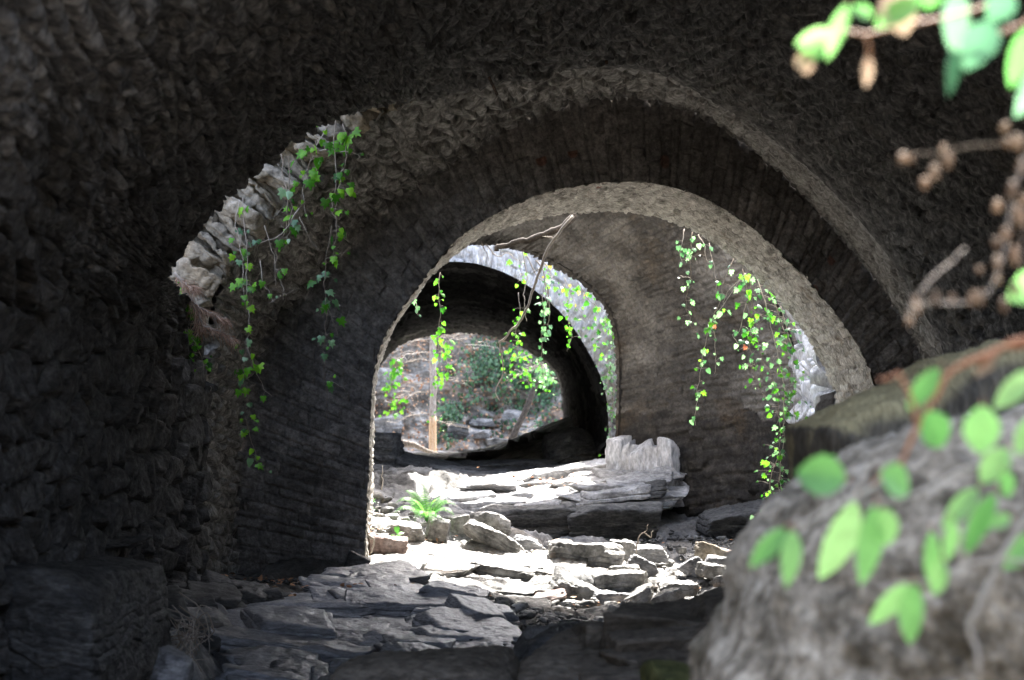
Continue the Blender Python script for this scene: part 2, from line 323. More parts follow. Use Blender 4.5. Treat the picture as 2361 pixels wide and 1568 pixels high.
def barrel(name, Ca, Cb, nu, nv, relief, m, thick=0.5, spacing='lin', parent=None, mid_c=None, mt=.6):
    """vault between two profiles: displaced intrados, plain extrados and both end faces in one closed mesh"""
    pj = name != 'vault' or mid_c is not None; a = spline(Ca, nv, proj=pj); b = spline(Cb, nv, proj=pj)
    ya, yb = a[:, 1].mean(), b[:, 1].mean()
    t = np.linspace(0, 1, nu)
    if spacing == 'geo':
        yv = np.concatenate([np.linspace(ya, 6.2, 41)[:-1], 6.2 * (yb / 6.2) ** np.linspace(0, 1, nu - 40)]); t = (yv - ya) / (yb - ya)
    G = a[None] * (1 - t)[:, None, None] + b[None] * t[:, None, None]
    if mid_c is not None:
        c_ = spline(mid_c, nv, proj=True); T = t[:, None, None]      # smooth sweep through the middle profile
        G = a[None] * (T - mt) * (T - 1) / mt + c_[None] * T * (T - 1) / (mt * (mt - 1)) + b[None] * T * (T - mt) / (1 - mt)
    mid = (a + b) / 2
    arc = np.concatenate([[0], np.cumsum(np.linalg.norm(np.diff(mid, axis=0), axis=1))])
    dep = np.linalg.norm(b - a, axis=1).mean()
    U = (t[:, None] * dep + np.zeros(nv)[None]).ravel(); V = (arc[None] + np.zeros(nu)[:, None]).ravel()
    c0 = a.mean(0); c1 = b.mean(0)
    ref = (c0[None] * (1 - t)[:, None] + c1[None] * t[:, None])[:, None, :]
    Nn = grid_normals(G, ref)
    h, tone, extra = relief(U, V, G.reshape(-1, 3), arc[-1], dep)
    D = G + Nn * h.reshape(nu, nv, 1)
    verts = [D.reshape(-1, 3)]; faces = [grid_faces(nu, nv)]; n0 = nu * nv
    # extrados and the two end rings, coarse
    ia = np.unique(np.linspace(0, nv - 1, 60).astype(int)); k = len(ia)
    ins_ = np.array([0, min(.16, dep * .2), 0]); rows = np.unique(np.linspace(0, nu - 1, 10).astype(int)); base = G[rows][:, ia]; nb = Nn[rows][:, ia]
    base = base.copy(); base[0] += ins_; base[-1] -= ins_
    rings = [base[0] - nb[0] * .06] + [base[q_] - nb[q_] * thick for q_ in range(len(rows))] + [base[-1] - nb[-1] * .06]
    verts.append(np.vstack(rings)); faces.append(grid_faces(len(rings), k, n0))
    V_ = np.vstack(verts); n1 = len(V_) - n0
    at = {'tone': np.concatenate([tone, np.full(n1, .5)]), 'lime': np.concatenate([extra, np.zeros(n1)])}
    o = raw_mesh(name, V_, np.vstack(faces), m, None, at)
    if parent is not None: put(o, parent)
    return o, D

def relief_A(U, V, Pw, L, dep):
    z = Pw[:, 2]
    v01 = V / L
    right = sstep(0.52, 0.74, v01)
    big, tb, _ = stones(U, V, .27, .24, 3, .12, .9, .2, .22, .42, 0.15, 3.0)
    sl, ts, _ = bond(U, V, .24, .085, 5, .08, .8, .02, .05, .75)
    s2, t2, _ = stones(U, V, .30, .13, 6, .095, .9, .2, .25, .42, .1, 3.2); mk = sstep(-.03, .03, fbm(Pw, 3, 9, .5, 1.3) - .08); sl = sl * (1 - mk) + s2 * mk; ts = ts * (1 - mk) + t2 * mk
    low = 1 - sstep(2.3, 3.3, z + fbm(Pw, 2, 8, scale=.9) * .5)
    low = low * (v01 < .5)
    h = big * low + sl * (1 - low)
    tone = tb * low + ts * (1 - low)
    h = h * (1 - 0.62 * right)
    h += fbm(Pw, 5, 21, .62, 9.0) * .024 + fbm(Pw, 3, 23, .5, .9) * .05
    # weathered-out hollows
    q = np.stack([U / .30, V / .2, U * 0], 1)
    F1_, F2_, r, _, _ = cells(q[:, 0] + fbm(Pw, 2, 4, scale=3) * .4, q[:, 1], 31, .45)
    pit = (r[0] > .62) * (1 - sstep(.10, .34, F1_)) * sstep(-.1, .25, fbm(Pw, 2, 77, scale=.8))
    h -= pit * .10
    h += fbm(Pw, 3, 24, .6, 16) * .012
    fade = 1 - (1 - sstep(.0, .35, dep - U)) * sstep(.36, .42, v01)
    h = h * (.25 + .75 * fade)
    wet_or_shade = (low > .5) * .8      # shade on the lower flank, painted into the stone colour
    return h, np.clip(tone * .7 + .15, 0, 1), wet_or_shade * .7

def relief_B(U, V, Pw, L, dep):
    v01 = V / L; right = sstep(.50, .66, v01)
    a, ta, _ = bond(U, V, .24, .09, 9, .075, .8, .02, .05, .8)
    a2, ta2, _ = stones(U, V, .26, .13, 10, .085, .9, .2, .25, .42, .1, 3.2); mk = sstep(-.03, .03, fbm(Pw, 3, 12, .5, 1.6)); a = a * (1 - mk) + a2 * mk; ta = ta * (1 - mk) + ta2 * mk
    h = a * (1 - .6 * right) + fbm(Pw, 5, 25, .6, 6) * .018
    h = h * (1 - .7 * (1 - sstep(.0, .25, U)) * sstep(.36, .42, v01))
    lime = (1 - sstep(.02, .30, U)) * sstep(.44, .54, v01) * (1 - sstep(.74, .82, v01)) * sstep(-.1, .4, fbm(Pw, 4, 61, .6, 3.0) + .15)
    return h, np.clip(ta * .8 + .15, 0, 1), lime * .85

def relief_C(U, V, Pw, L, dep):
    v01 = V / L; f = sstep(.25, .5, v01)
    a, ta, _ = bond(U, V, .27, .062, 13, .022, .8, .012, .06, .95)
    b, _, _ = stones(U, V, .5, .3, 14, .02, .5, .2, .3)
    q, _, r, _, _ = cells(U / .3, V / .12, 19, .45)
    hole = (r[0] > .88) * (1 - sstep(.12, .3, q))
    red = (r[1] > .93) * (1 - sstep(.25, .35, q)) * (U < .35) * sstep(.35, .4, v01) * (1 - sstep(.72, .75, v01))
    h = a + b + fbm(Pw, 4, 27, .6, 8) * .008 - hole * .06
    return h, np.clip(ta, 0, 1), red * .8

def relief_D(U, V, Pw, L, dep):
    a, ta, _ = bond(U, V, .30, .10, 15, .055, .9, .02, .05, .7)
    rock = 1 - sstep(1.5, 1.9, Pw[:, 2] + fbm(Pw, 3, 33, scale=1.2) * .4)
    s = slate(Pw, 41, .07)
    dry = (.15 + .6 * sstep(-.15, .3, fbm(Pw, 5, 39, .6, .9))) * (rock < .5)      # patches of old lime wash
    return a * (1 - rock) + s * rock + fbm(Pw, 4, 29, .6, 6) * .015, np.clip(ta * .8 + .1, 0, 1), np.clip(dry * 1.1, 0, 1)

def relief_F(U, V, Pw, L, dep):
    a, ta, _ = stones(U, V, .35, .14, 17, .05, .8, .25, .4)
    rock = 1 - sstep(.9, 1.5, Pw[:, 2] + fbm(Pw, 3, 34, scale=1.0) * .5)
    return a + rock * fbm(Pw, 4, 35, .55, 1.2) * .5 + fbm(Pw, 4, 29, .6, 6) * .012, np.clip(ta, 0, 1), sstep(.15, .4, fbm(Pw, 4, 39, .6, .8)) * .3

def slate(Pw, seed, amp, k=7.0, dip=(-.18, .05)):
    """layered cleavage relief for a steep rock face: sharp ledges along gently dipping beds"""
    w = fbm(Pw, 3, seed, scale=.8)
    s = (Pw[:, 2] + dip[0] * Pw[:, 0] + dip[1] * Pw[:, 1]) * k + w * 1.6
    i = np.floor(s); f = s - i
    r0 = _hash(i.astype(np.int64), np.floor(Pw[:, 0] * 1.3 + w * 2 + _hash(i.astype(np.int64), np.zeros_like(i, np.int64), np.zeros_like(i, np.int64), seed) * 9).astype(np.int64), np.floor(Pw[:, 1] * 1.3).astype(np.int64), seed)
    edge = sstep(0, .14, f) * (1 - sstep(.86, 1, f))
    return (r0 - .5) * amp * edge - (1 - edge) * amp * .25 + fbm(Pw, 4, seed + 5, .55, 3.0) * amp * .5

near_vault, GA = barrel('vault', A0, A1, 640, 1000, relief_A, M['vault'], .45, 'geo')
tag(near_vault, 'dark rubble stone barrel vault arching overhead, with bulging boulder masonry on its flank', 'vault')

bridge = empty('arch_bridge', P(1440, 1330, 17.6), 'rough stone bridge vault with a round inner archway draped in ivy', 'bridge')
oB, GB = barrel('vault', B0, B1, 120, 900, relief_B, M['lit_rubble'], .5, parent=bridge)
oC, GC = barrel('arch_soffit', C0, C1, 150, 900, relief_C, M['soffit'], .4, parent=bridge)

def face(name, Ci, Co, nt, nv, m, su, sv, seed, amp, sign=-1, parent=None, extra=None, tilt=.6, joint=.16, fine=.012, warp=.25, push=0.0, thick=.25, limef=None, wetf=None, pw=2.6, jit=.42):
    """masonry face between an inner and an outer profile; sign -1 looks to the camera. Has a back so it is a slab"""
    a = spline(Ci, nv); b = spline(Co, nv); t = np.linspace(0, 1, nt)
    G = a[None] * (1 - t)[:, None, None] + b[None] * t[:, None, None]
    w = np.linalg.norm(b - a, axis=1); arc = np.concatenate([[0], np.cumsum(np.linalg.norm(np.diff((a + b) / 2, axis=0), axis=1))])
    U = (t[:, None] * w[None]).ravel(); V = (arc[None] + np.zeros(nt)[:, None]).ravel()
    h, tone, jm = bond(U, V, su, sv, seed, amp, tilt, joint, warp, .7)
    Pw = G.reshape(-1, 3)
    h = h + fbm(Pw, 4, seed + 3, .6, 6) * fine
    lime = np.zeros(len(U))
    if limef is not None: lime = limef(U, V / arc[-1], Pw)
    if extra is not None: h = h + extra(U, V, Pw, w)
    D = G.copy(); D[:, :, 1] += sign * h.reshape(nt, nv)
    n0 = nt * nv; ia = np.unique(np.linspace(0, nv - 1, 80).astype(int)); k = len(ia)
    bk = np.array([0, -sign * thick, 0])
    rings = [b[ia], b[ia] + bk, a[ia] + bk + (b[ia] - a[ia]) * .04, a[ia] + (b[ia] - a[ia]) * .04 - bk * .0 + np.array([0, -sign * (amp + .03), 0])]
    V_ = np.vstack([Pw * 0 + D.reshape(-1, 3)] + rings)
    wet_or_shade = wetf(Pw) * .45 if wetf else np.zeros(len(U))
    o = raw_mesh(name, V_, np.vstack([grid_faces(nt, nv), grid_faces(4, k, n0)]), m, None,
                 {'wet_or_shade': np.concatenate([wet_or_shade, np.zeros(4 * k)]), 'tone': np.concatenate([tone, np.full(4 * k, .5)]), 'lime': np.concatenate([lime, np.zeros(4 * k)])})
    if parent is not None: put(o, parent)
    return o

def redbricks(U, v, Pw):
    q, _, r, _, _ = cells(U / .2, v * 90, 19, .45)
    return (r[1] > .9) * (1 - sstep(.3, .42, q)) * (U < .35) * sstep(.38, .42, v) * (1 - sstep(.70, .74, v))
face('spandrel_wall', C0, outward(spline(B1, 60), .22), 150, 1000, M['wall'], .36, .10, 51, .042, parent=bridge, warp=.03, tilt=.5, joint=.016, wetf=lambda Pw: sstep(-.05, .25, fbm(Pw, 4, 19, .6, .8)), limef=redbricks)
# the exposed, sky-lit end of the second vault: long slabs on edge
i0, i1 = 4, 12
Rin = [p + np.array([0, -.015, 0]) for p in B0[i0:i1]]
Rout = outward(Rin, 6.5, P(1400, 950, 15.4))
def slabstep(U, V, Pw, w):
    F1_, F2_, r, du, dv = cells(U / .7 + .13, V / .24 + fbm(Pw, 2, 91, scale=1.5) * .5, 92, .36)
    return sstep(0, .3, F2_ - F1_) * (r[0] * .30 + (dv) * .18 * (r[1])) - .05
RING = (Rin, Rout)
Rb = [p + np.array([0, .02, 0]) for p in B0[0:17]]
face('backing_sun_block', Rb, outward(Rb, 6.5, P(1400, 950, 15.4)), 120, 300, M['ring'], .34, .21, 53, .12, parent=bridge, tilt=1.0, joint=.03, fine=.03, warp=.1, thick=.35)  # backs the slabs; carried up unseen to stop sun entering the slot

# farther bridge over the pools
far = empty('stone_vault', P(1300, 1250, 24.5), 'brown flaring stone vault behind the ivy-hung archway, standing on rock', 'vault')
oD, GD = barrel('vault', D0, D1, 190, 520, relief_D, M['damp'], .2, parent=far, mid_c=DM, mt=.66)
tun = empty('arch_tunnel', P(1080, 1080, YF), 'farthest stone tunnel with a pale radiating ring, black inside, open to the woods', 'tunnel')
oF, GF = barrel('barrel', F0, F1, 200, 360, relief_F, M['shade_black'], .6, parent=tun)
face('arch_ring', F0, outward(F0, .62), 50, 420, M['lime_lit'], .42, .14, 57, .09, parent=tun, tilt=1.0, joint=.03, fine=.02, warp=.05)  # ring's lit look put into its near-white colour

# ------------------------------------------------------------------ rock bed (thin-plate spline through surveyed points)
CT = [(300, 1275, 14.2), (60, 1290, 13), (455, 1330, 15.4), (540, 1325, 17), (840, 1335, 17), (700, 1360, 15.5), (560, 1400, 14), (700, 1405, 14), (460, 1560, 10.6), (600, 1485, 12), (780, 1440, 13), (900, 1355, 16), (1080, 1372, 15.6),
      (1110, 1400, 14.6), (1000, 1470, 13), (1090, 1490, 12.6), (1000, 1560, 11), (800, 1560, 10.8), (380, 1500, 11), (330, 1420, 12.5), (420, 1400, 13.2),
      (1160, 1470, 13.9), (1270, 1440, 15), (1300, 1500, 13.2), (1400, 1412, 16.6), (1250, 1412, 16.5), (1560, 1405, 17),
      (870, 1322, 17.4), (960, 1285, 18.6), (1100, 1275, 19.2), (1240, 1300, 18.6), (1280, 1362, 17.2), (1130, 1392, 16.6), (940, 1370, 16.2),
      (1400, 1300, 19.5), (1550, 1252, 21.2), (1750, 1250, 21.5), (1650, 1320, 18.8), (1720, 1340, 17.8), (1900, 1300, 18), (2050, 1320, 17), (1800, 1400, 15.5), (1700, 1480, 13.5),
      (860, 1122, 20.8), (930, 1200, 19.8), (1040, 1195, 20.4), (850, 1255, 18.4), (950, 1258, 19), (760, 1110, 21.5),
      (1100, 1235, 21.6), (1300, 1255, 21.8), (1500, 1255, 21.8), (1800, 1200, 23), (1650, 1215, 23.5), (1250, 1170, 24), (1100, 1130, 25), (900, 1120, 24.5), (780, 1110, 24),
      (1250, 1110, 26.8), (1400, 1090, 27), (1100, 1100, 27), (900, 1080, 28), (1300, 1075, 30), (1000, 1075, 31), (1250, 1060, 34), (1100, 1078, 36), (930, 1068, 36), (1300, 995, 38), (1050, 1072, 45), (900, 1064, 40), (1050, 1077, 40), (1200, 1062, 40), (1270, 995, 41), (1262, 985, 44), (900, 1040, 44), (1190, 1045, 45), (960, 1062, 46), (1110, 1066, 45), (1050, 1052, 52), (900, 1045, 52), (1200, 1040, 52),
      (600, 1800, 8), (1000, 1900, 7.5), (1500, 1800, 8), (1800, 1700, 8.5), (1200, 2300, 4.5), (500, 2300, 4.5), (1900, 2300, 4.5), (1200, 3900, 2.2), (-200, 1900, 7), (2600, 1900, 7)]
cp = np.array([P(*c) for c in CT])
def tps_fit(xy, z, lam=.02):
    n = len(xy); d = np.linalg.norm(xy[:, None] - xy[None], axis=2); K = np.where(d > 0, d * d * np.log(d + 1e-9), 0) + lam * np.eye(n)
    Pm = np.hstack([np.ones((n, 1)), xy]); A = np.zeros((n + 3, n + 3)); A[:n, :n] = K; A[:n, n:] = Pm; A[n:, :n] = Pm.T
    return np.linalg.solve(A, np.concatenate([z, np.zeros(3)]))
WT = tps_fit(cp[:, :2], cp[:, 2])
def ground(x, y):
    x = np.atleast_1d(np.asarray(x, float)).ravel(); y = np.atleast_1d(np.asarray(y, float)).ravel()
    out = np.zeros(len(x))
    for s in range(0, len(x), 40000):
        q = np.stack([x[s:s + 40000], y[s:s + 40000]], 1)
        d = np.linalg.norm(q[:, None] - cp[None, :, :2], axis=2)
        out[s:s + 40000] = (d * d * np.log(d + 1e-9)) @ WT[:-3] + WT[-3] + q @ WT[-2:]
    return np.clip(out, -.9, 2.2)
def gz(x, y): return float(ground(x, y)[0])

def terrace(x, y, seed, k, stretch=(.55, 1.5), ang=.25):
    c, s = math.cos(ang), math.sin(ang)
    q = np.stack([(c * x + s * y) * stretch[0], (-s * x + c * y) * stretch[1], np.zeros_like(x)], 1)
    n = fbm(q, 5, seed, .55) * k
    i = np.floor(n); f = n - i
    return i + sstep(.72, 1.0, f) + .25 * f

ny, nx = 1150, 470
ys = 2.2 * (54 / 2.2) ** np.linspace(0, 1, ny)
xs = np.linspace(-5.2, 6.6, nx)
X, Y = np.meshgrid(xs, ys); x = X.ravel(); y = Y.ravel()
z = ground(x, y) - .32 * sstep(-2.3, -1.9, x) * sstep(.15, -.1, x) * sstep(9.5, 11, y) * sstep(16.2, 15.2, y)
tz = terrace(x, y, 101, 8) * .03 + terrace(x, y, 103, 11, (1.1, 3.0), .12) * .018
F1_, F2_, rr, du, dv = cells(x / .75 + fbm(np.stack([x, y, x * 0], 1), 2, 7, scale=1.2) * .4, y / .55, 111, .45)
blk = sstep(0, .07, F2_ - F1_)
tz += (blk - 1) * .06 + blk * (rr[0] - .5) * .09 + ((rr[1] - .5) * du + (rr[2] - .5) * dv) * .12 * blk
# fine gravel in the gully and at the back right
grav = sstep(.2, -.1, z - .0) * 0
gmask = np.clip(np.exp(-((x - .35) / .45) ** 2 - ((y - 14.8) / 1.3) ** 2) + np.exp(-((x - 2.6) / 1.1) ** 2 - ((y - 21.2) / 1.0) ** 2) + .8 * np.exp(-((x + 1.9) / .9) ** 2 - ((y - 15.3) / .8) ** 2), 0, 1)
g1, g2, gr, _, _ = cells(x / .075, y / .09, 113, .45)
pebb = sstep(0, .4, g2 - g1) * (.3 + .7 * gr[0]) * .05
tz = (tz * (1 - .8 * gmask) + pebb * gmask) * (1 - .7 * sstep(26, 29, y))
tz += fbm(np.stack([x, y, x * 0], 1), 5, 115, .62, 6) * .028
soil = np.clip(sstep(.05, .3, fbm(np.stack([x, y, x * 0], 1), 4, 117, .6, .6)) + gmask * (sstep(.2, .6, gr[1]) * .4 + .6) + np.exp(-((x + 1.9) / 1.0) ** 2 - ((y - 15.5) / 1.0) ** 2), 0, 1) * .8
bed = raw_mesh('rock_bed', np.stack([x, y, z + tz], 1), grid_faces(ny, nx), M['bed'], None, {'tone': rr[2] * .7 + .15, 'lime': soil}, smooth=False)
bed['kind'] = 'structure'
# wide ground to the horizon, below the bed, and banks either side of the passage
gx = np.array([-400, -60, -20, -9, -6.2, -5.0, 6.4, 7.6, 11, 22, 60, 400.]); gy = np.array([-300, -60, -20, -8, -3, 0, 3, 7, 12, 18, 24, 30, 36, 42, 47, 52, 60, 90, 400.])
GX, GY = np.meshgrid(gx, gy); hz = np.where((GX < -5.5) | (GX > 7), 0, -1.2) + .9 * sstep(-5.5, -9, GX) + .9 * sstep(7, 11, GX) + 0 * GY
hz += 3.2 * sstep(-6, -9, GX) + 3.2 * sstep(7, 11, GX)
gnd = raw_mesh('ground', np.stack([GX.ravel(), GY.ravel(), hz.ravel() - .05], 1), grid_faces(len(gy), len(gx)), M['soil'], None, {'tone': np.full(GX.size, .5)})
gnd['kind'] = 'structure'

# unseen gorge sides added round the camera to cut the sky light
def unseen_cliff(pts, h, seed, z0=-.8):
    q = spline([np.array([a, b, 0.]) for a, b in pts], 160); zz = np.linspace(0, 1, 90)
    G = q[None] + np.stack([zz * 0, zz * 0, z0 + (h - z0) * zz], 1)[:, None]
    t = np.gradient(q, axis=0); n = np.stack([-t[:, 1], t[:, 0], t[:, 0] * 0], 1); n /= np.linalg.norm(n, axis=1, keepdims=True)
    Pw = G.reshape(-1, 3); d = slate(Pw, seed, .35) + fbm(Pw, 4, seed, .5, .5) * .8 + (Pw[:, 2] - z0) * -.12
    Pw = Pw + np.tile(n, (90, 1)) * d[:, None]
    o = raw_mesh('unseen_cliff', Pw, grid_faces(90, 160), M['brown'], None, {'tone': np.clip(.5 + d, 0, 1)}); o['kind'] = 'structure'
unseen_cliff([(-2.3, 3.0), (-2.6, 0), (-3.4, -4), (-3.2, -8), (0, -9.5), (4, -9), (6.6, -5), (6.4, 0), (6.0, 3.0)], 6.0, 301)

# masonry side walls of the open slots
def side_wall(name, x0, y0, x1, y1, z0, z1, facing, label, m='pale', seed=61, su=.45, sv=.28, amp=.22):
    L = math.hypot(x1 - x0, y1 - y0); nu, nv = int(L / .022), int((z1 - z0) / .022)
    t = np.linspace(0, 1, nu)[:, None]; s = np.linspace(0, 1, nv)[None]
    G = np.stack([x0 + (x1 - x0) * t + 0 * s, y0 + (y1 - y0) * t + 0 * s, z0 + (z1 - z0) * s + 0 * t], -1)
    nrm = np.array([(y1 - y0), -(x1 - x0), 0]) / L; nrm *= np.sign(nrm[0]) * facing
    U = (t * L + 0 * s).ravel(); V = ((z1 - z0) * s + 0 * t).ravel()
    h, tone, _ = stones(U, V, su, sv, seed, amp, .9, .28, .35, .44, .6)
    Pw = G.reshape(-1, 3); h = h + fbm(Pw, 4, seed, .6, 5) * .03
    Dm = Pw + nrm * h[:, None]; n0 = len(Dm)
    c = [np.array([x0, y0, z0]), np.array([x0, y0, z1]), np.array([x1, y1, z1]), np.array([x1, y1, z0])]
    bk = [p - nrm * .6 for p in c]; fr = [p - nrm * (amp * .6) for p in c]
    ex = np.array(fr + bk); q = [[0, 1, 5, 4], [1, 2, 6, 5], [2, 3, 7, 6], [4, 5, 6, 7]]
    o = raw_mesh(name, np.vstack([Dm, ex]), np.vstack([grid_faces(nu, nv), np.array(q) + n0]), M[m], None, {'tone': np.concatenate([tone, np.full(8, .5)]), 'lime': np.zeros(n0 + 8)})
    return tag(o, label, 'wall')
side_wall('side_wall', 3.62, 19.66, 3.90, 23.1, -.4, 4.6, -1, 'pale sunlit rubble wall behind the heavy ivy curtain, right beside the archway', 'lime_lit')  # brightness of the strip is put into the wall colour
side_wall('side_wall', -2.5, 19.66, -2.7, 23.1, -.6, 3.4, 1, 'rubble bank wall behind the fern, half hidden by the archway jamb', 'ring', 63)
side_wall('side_wall', 1.9, 26.4, 1.75, YF + .1, -.4, 4.2, -1, 'pale wall closing the farther light slot beside the tunnel ring', 'pale', 65)
side_wall('side_wall', -3.3, 26.4, -3.1, YF + .1, -.4, 3.6, 1, 'hidden wall closing the farther light slot on its shaded flank', 'ring', 67)
# ------------------------------------------------------------------ rocks
_cs = {}
def cubesphere(n):
    if n in _cs: return _cs[n]
    t = np.tan(np.linspace(-1, 1, n + 1) * math.pi / 4); a, b = np.meshgrid(t, t); o = np.ones_like(a)
    V = []; Fc = []
    for k in range(3):
        for s in (1, -1):
            c = [None] * 3; c[k] = o * s; c[(k + 1) % 3] = a; c[(k + 2) % 3] = b * s
            Fc.append(grid_faces(n + 1, n + 1, len(V) * (n + 1) ** 2)); V.append(np.stack([q.ravel() for q in c], 1))
    V = np.vstack(V); V /= np.linalg.norm(V, axis=1, keepdims=True); Fc = np.vstack(Fc)
    key = np.round(V * 1e5).astype(np.int64); _, idx, inv = np.unique(key, axis=0, return_index=True, return_inverse=True)
    _cs[n] = (V[idx], inv.ravel()[Fc]); return _cs[n]

def rock_shape(W, D, H, rot=(0, 0, 0), seed=1, n=44, planes=14, blocky=.0, strata=.05, rough=.05, k=9., sharp=22):
    """angular stone: soft intersection of cutting planes, then bedding ledges and roughness"""
    d, Fc = cubesphere(n); rg = np.random.default_rng(seed)
    nr = rg.normal(size=(planes, 3)); nr /= np.linalg.norm(nr, axis=1, keepdims=True); pd = rg.uniform(.78, 1.02, planes)
    bx = np.vstack([np.eye(3), -np.eye(3)]) + rg.normal(size=(6, 3)) * (.16 if blocky else .3); bx /= np.linalg.norm(bx, axis=1, keepdims=True)
    nr = np.vstack([nr, bx]); pd = np.concatenate([pd + blocky * .35, np.full(6, .86)])
    q = np.clip(d @ nr.T, 1e-3, None) / pd[None]
    r = (q ** sharp).sum(1) ** (-1 / sharp)
    p = d * r[:, None]
    p = p / np.array([np.abs(p[:, i]).max() for i in range(3)])
    p = p * np.array([W, D, H]) / 2
    big = max(W, H)
    nn = p / (np.array([W, D, H]) / 2) ** 2; nn /= np.linalg.norm(nn, axis=1, keepdims=True)
    off = seed * 7.13
    disp = fbm(p + off, 5, seed, .58, 3.2 / big) * rough * big
    disp += fbm(p + off, 3, seed + 9, .55, 22.0) * min(.012, .03 * big)
    sz = (p[:, 2] / H + .12 * p[:, 0] / W + fbm(p + off, 3, seed + 3, scale=2 / big) * .16) * k
    i = np.floor(sz); f = sz - i
    lay = _hash(i.astype(np.int64), np.floor(p[:, 0] / W * 2.3 + _hash(i.astype(np.int64), i.astype(np.int64) * 0, i.astype(np.int64) * 0, seed) * 3).astype(np.int64), np.zeros(len(p), np.int64), seed)
    e = sstep(0, .2, f) * (1 - sstep(.8, 1, f)); side = 1 - np.abs(nn[:, 2]) * .8
    disp += ((lay - .5) * e - .35 * (1 - e)) * strata * big * side
    p = p + nn * disp[:, None]
    Rm = np.array(Matrix.Rotation(R(rot[2]), 3, 'Z') @ Matrix.Rotation(R(rot[1]), 3, 'Y') @ Matrix.Rotation(R(rot[0]), 3, 'X'))
    p = p @ Rm.T
    return p, Fc, np.clip(.5 + (lay - .5) * .5 * side + fbm(p + off, 3, seed, scale=2 / big) * .4, 0, 1)

def rock(name, label, cat, px, py, Yd, w, h, depth=None, rot=(0, 0, 0), seed=1, m='boulder', n=44, group=None, **kw):
    W, H = w * Yd / F, h * Yd / F; p, Fc, tone = rock_shape(W, depth if depth else (W * .6 + H * .4), H, rot, seed, n, **kw)
    o = raw_mesh(name, p, Fc, M[m], None, {'tone': tone, 'lime': np.zeros(len(p))})
    o.location = P(px, py, Yd)
    return tag(o, label, cat, group)

# the slabs on edge that form the sky-lit end of the second vault, one masonry part
rg = np.random.default_rng(12); ci = spline(RING[0], 200); arc_ = np.concatenate([[0], np.cumsum(np.linalg.norm(np.diff(ci, axis=0), axis=1))]); s_ = .02; Vs = []; Fs = []; Ts = []; n0 = 0
while s_ < arc_[-1] - .02:
    th = rg.uniform(.07, .19); c = np.array([np.interp(s_ + th / 2, arc_, ci[:, q_]) for q_ in range(3)]); c2 = np.array([np.interp(s_ + th / 2 + .05, arc_, ci[:, q_]) for q_ in range(3)])
    t_ = c2 - c; ang = math.degrees(math.atan2(t_[2], t_[0])); L_ = rg.uniform(.55, .95)
    nrm = np.array([-math.sin(R(ang)), 0, math.cos(R(ang))])
    p, Fc, tn = rock_shape(th * 1.12, rg.uniform(.34, .5), L_, (0, 0, 0), int(rg.integers(1, 9999)), 28, blocky=.35, strata=.09, rough=.08, k=5)
    A_ = R(-ang + rg.normal() * 6); ca, sa = math.cos(A_), math.sin(A_); p = np.stack([p[:, 0] * ca + p[:, 2] * sa, p[:, 1] + p[:, 2] * rg.normal() * .1, -p[:, 0] * sa + p[:, 2] * ca], 1)
    p = p + c + nrm * (L_ / 2 - rg.uniform(.0, .07)) + np.array([0, rg.uniform(-.16, .08), 0])
    Vs.append(p); Fs.append(Fc + n0); Ts.append(np.clip(tn * .6 + rg.uniform(0, .4), 0, 1)); n0 += len(p); s_ += th * .97
V_ = np.vstack(Vs); put(raw_mesh('ring_face', V_, np.vstack(Fs), M['ring'], None, {'tone': np.concatenate(Ts), 'lime': np.zeros(len(V_))}), bridge)

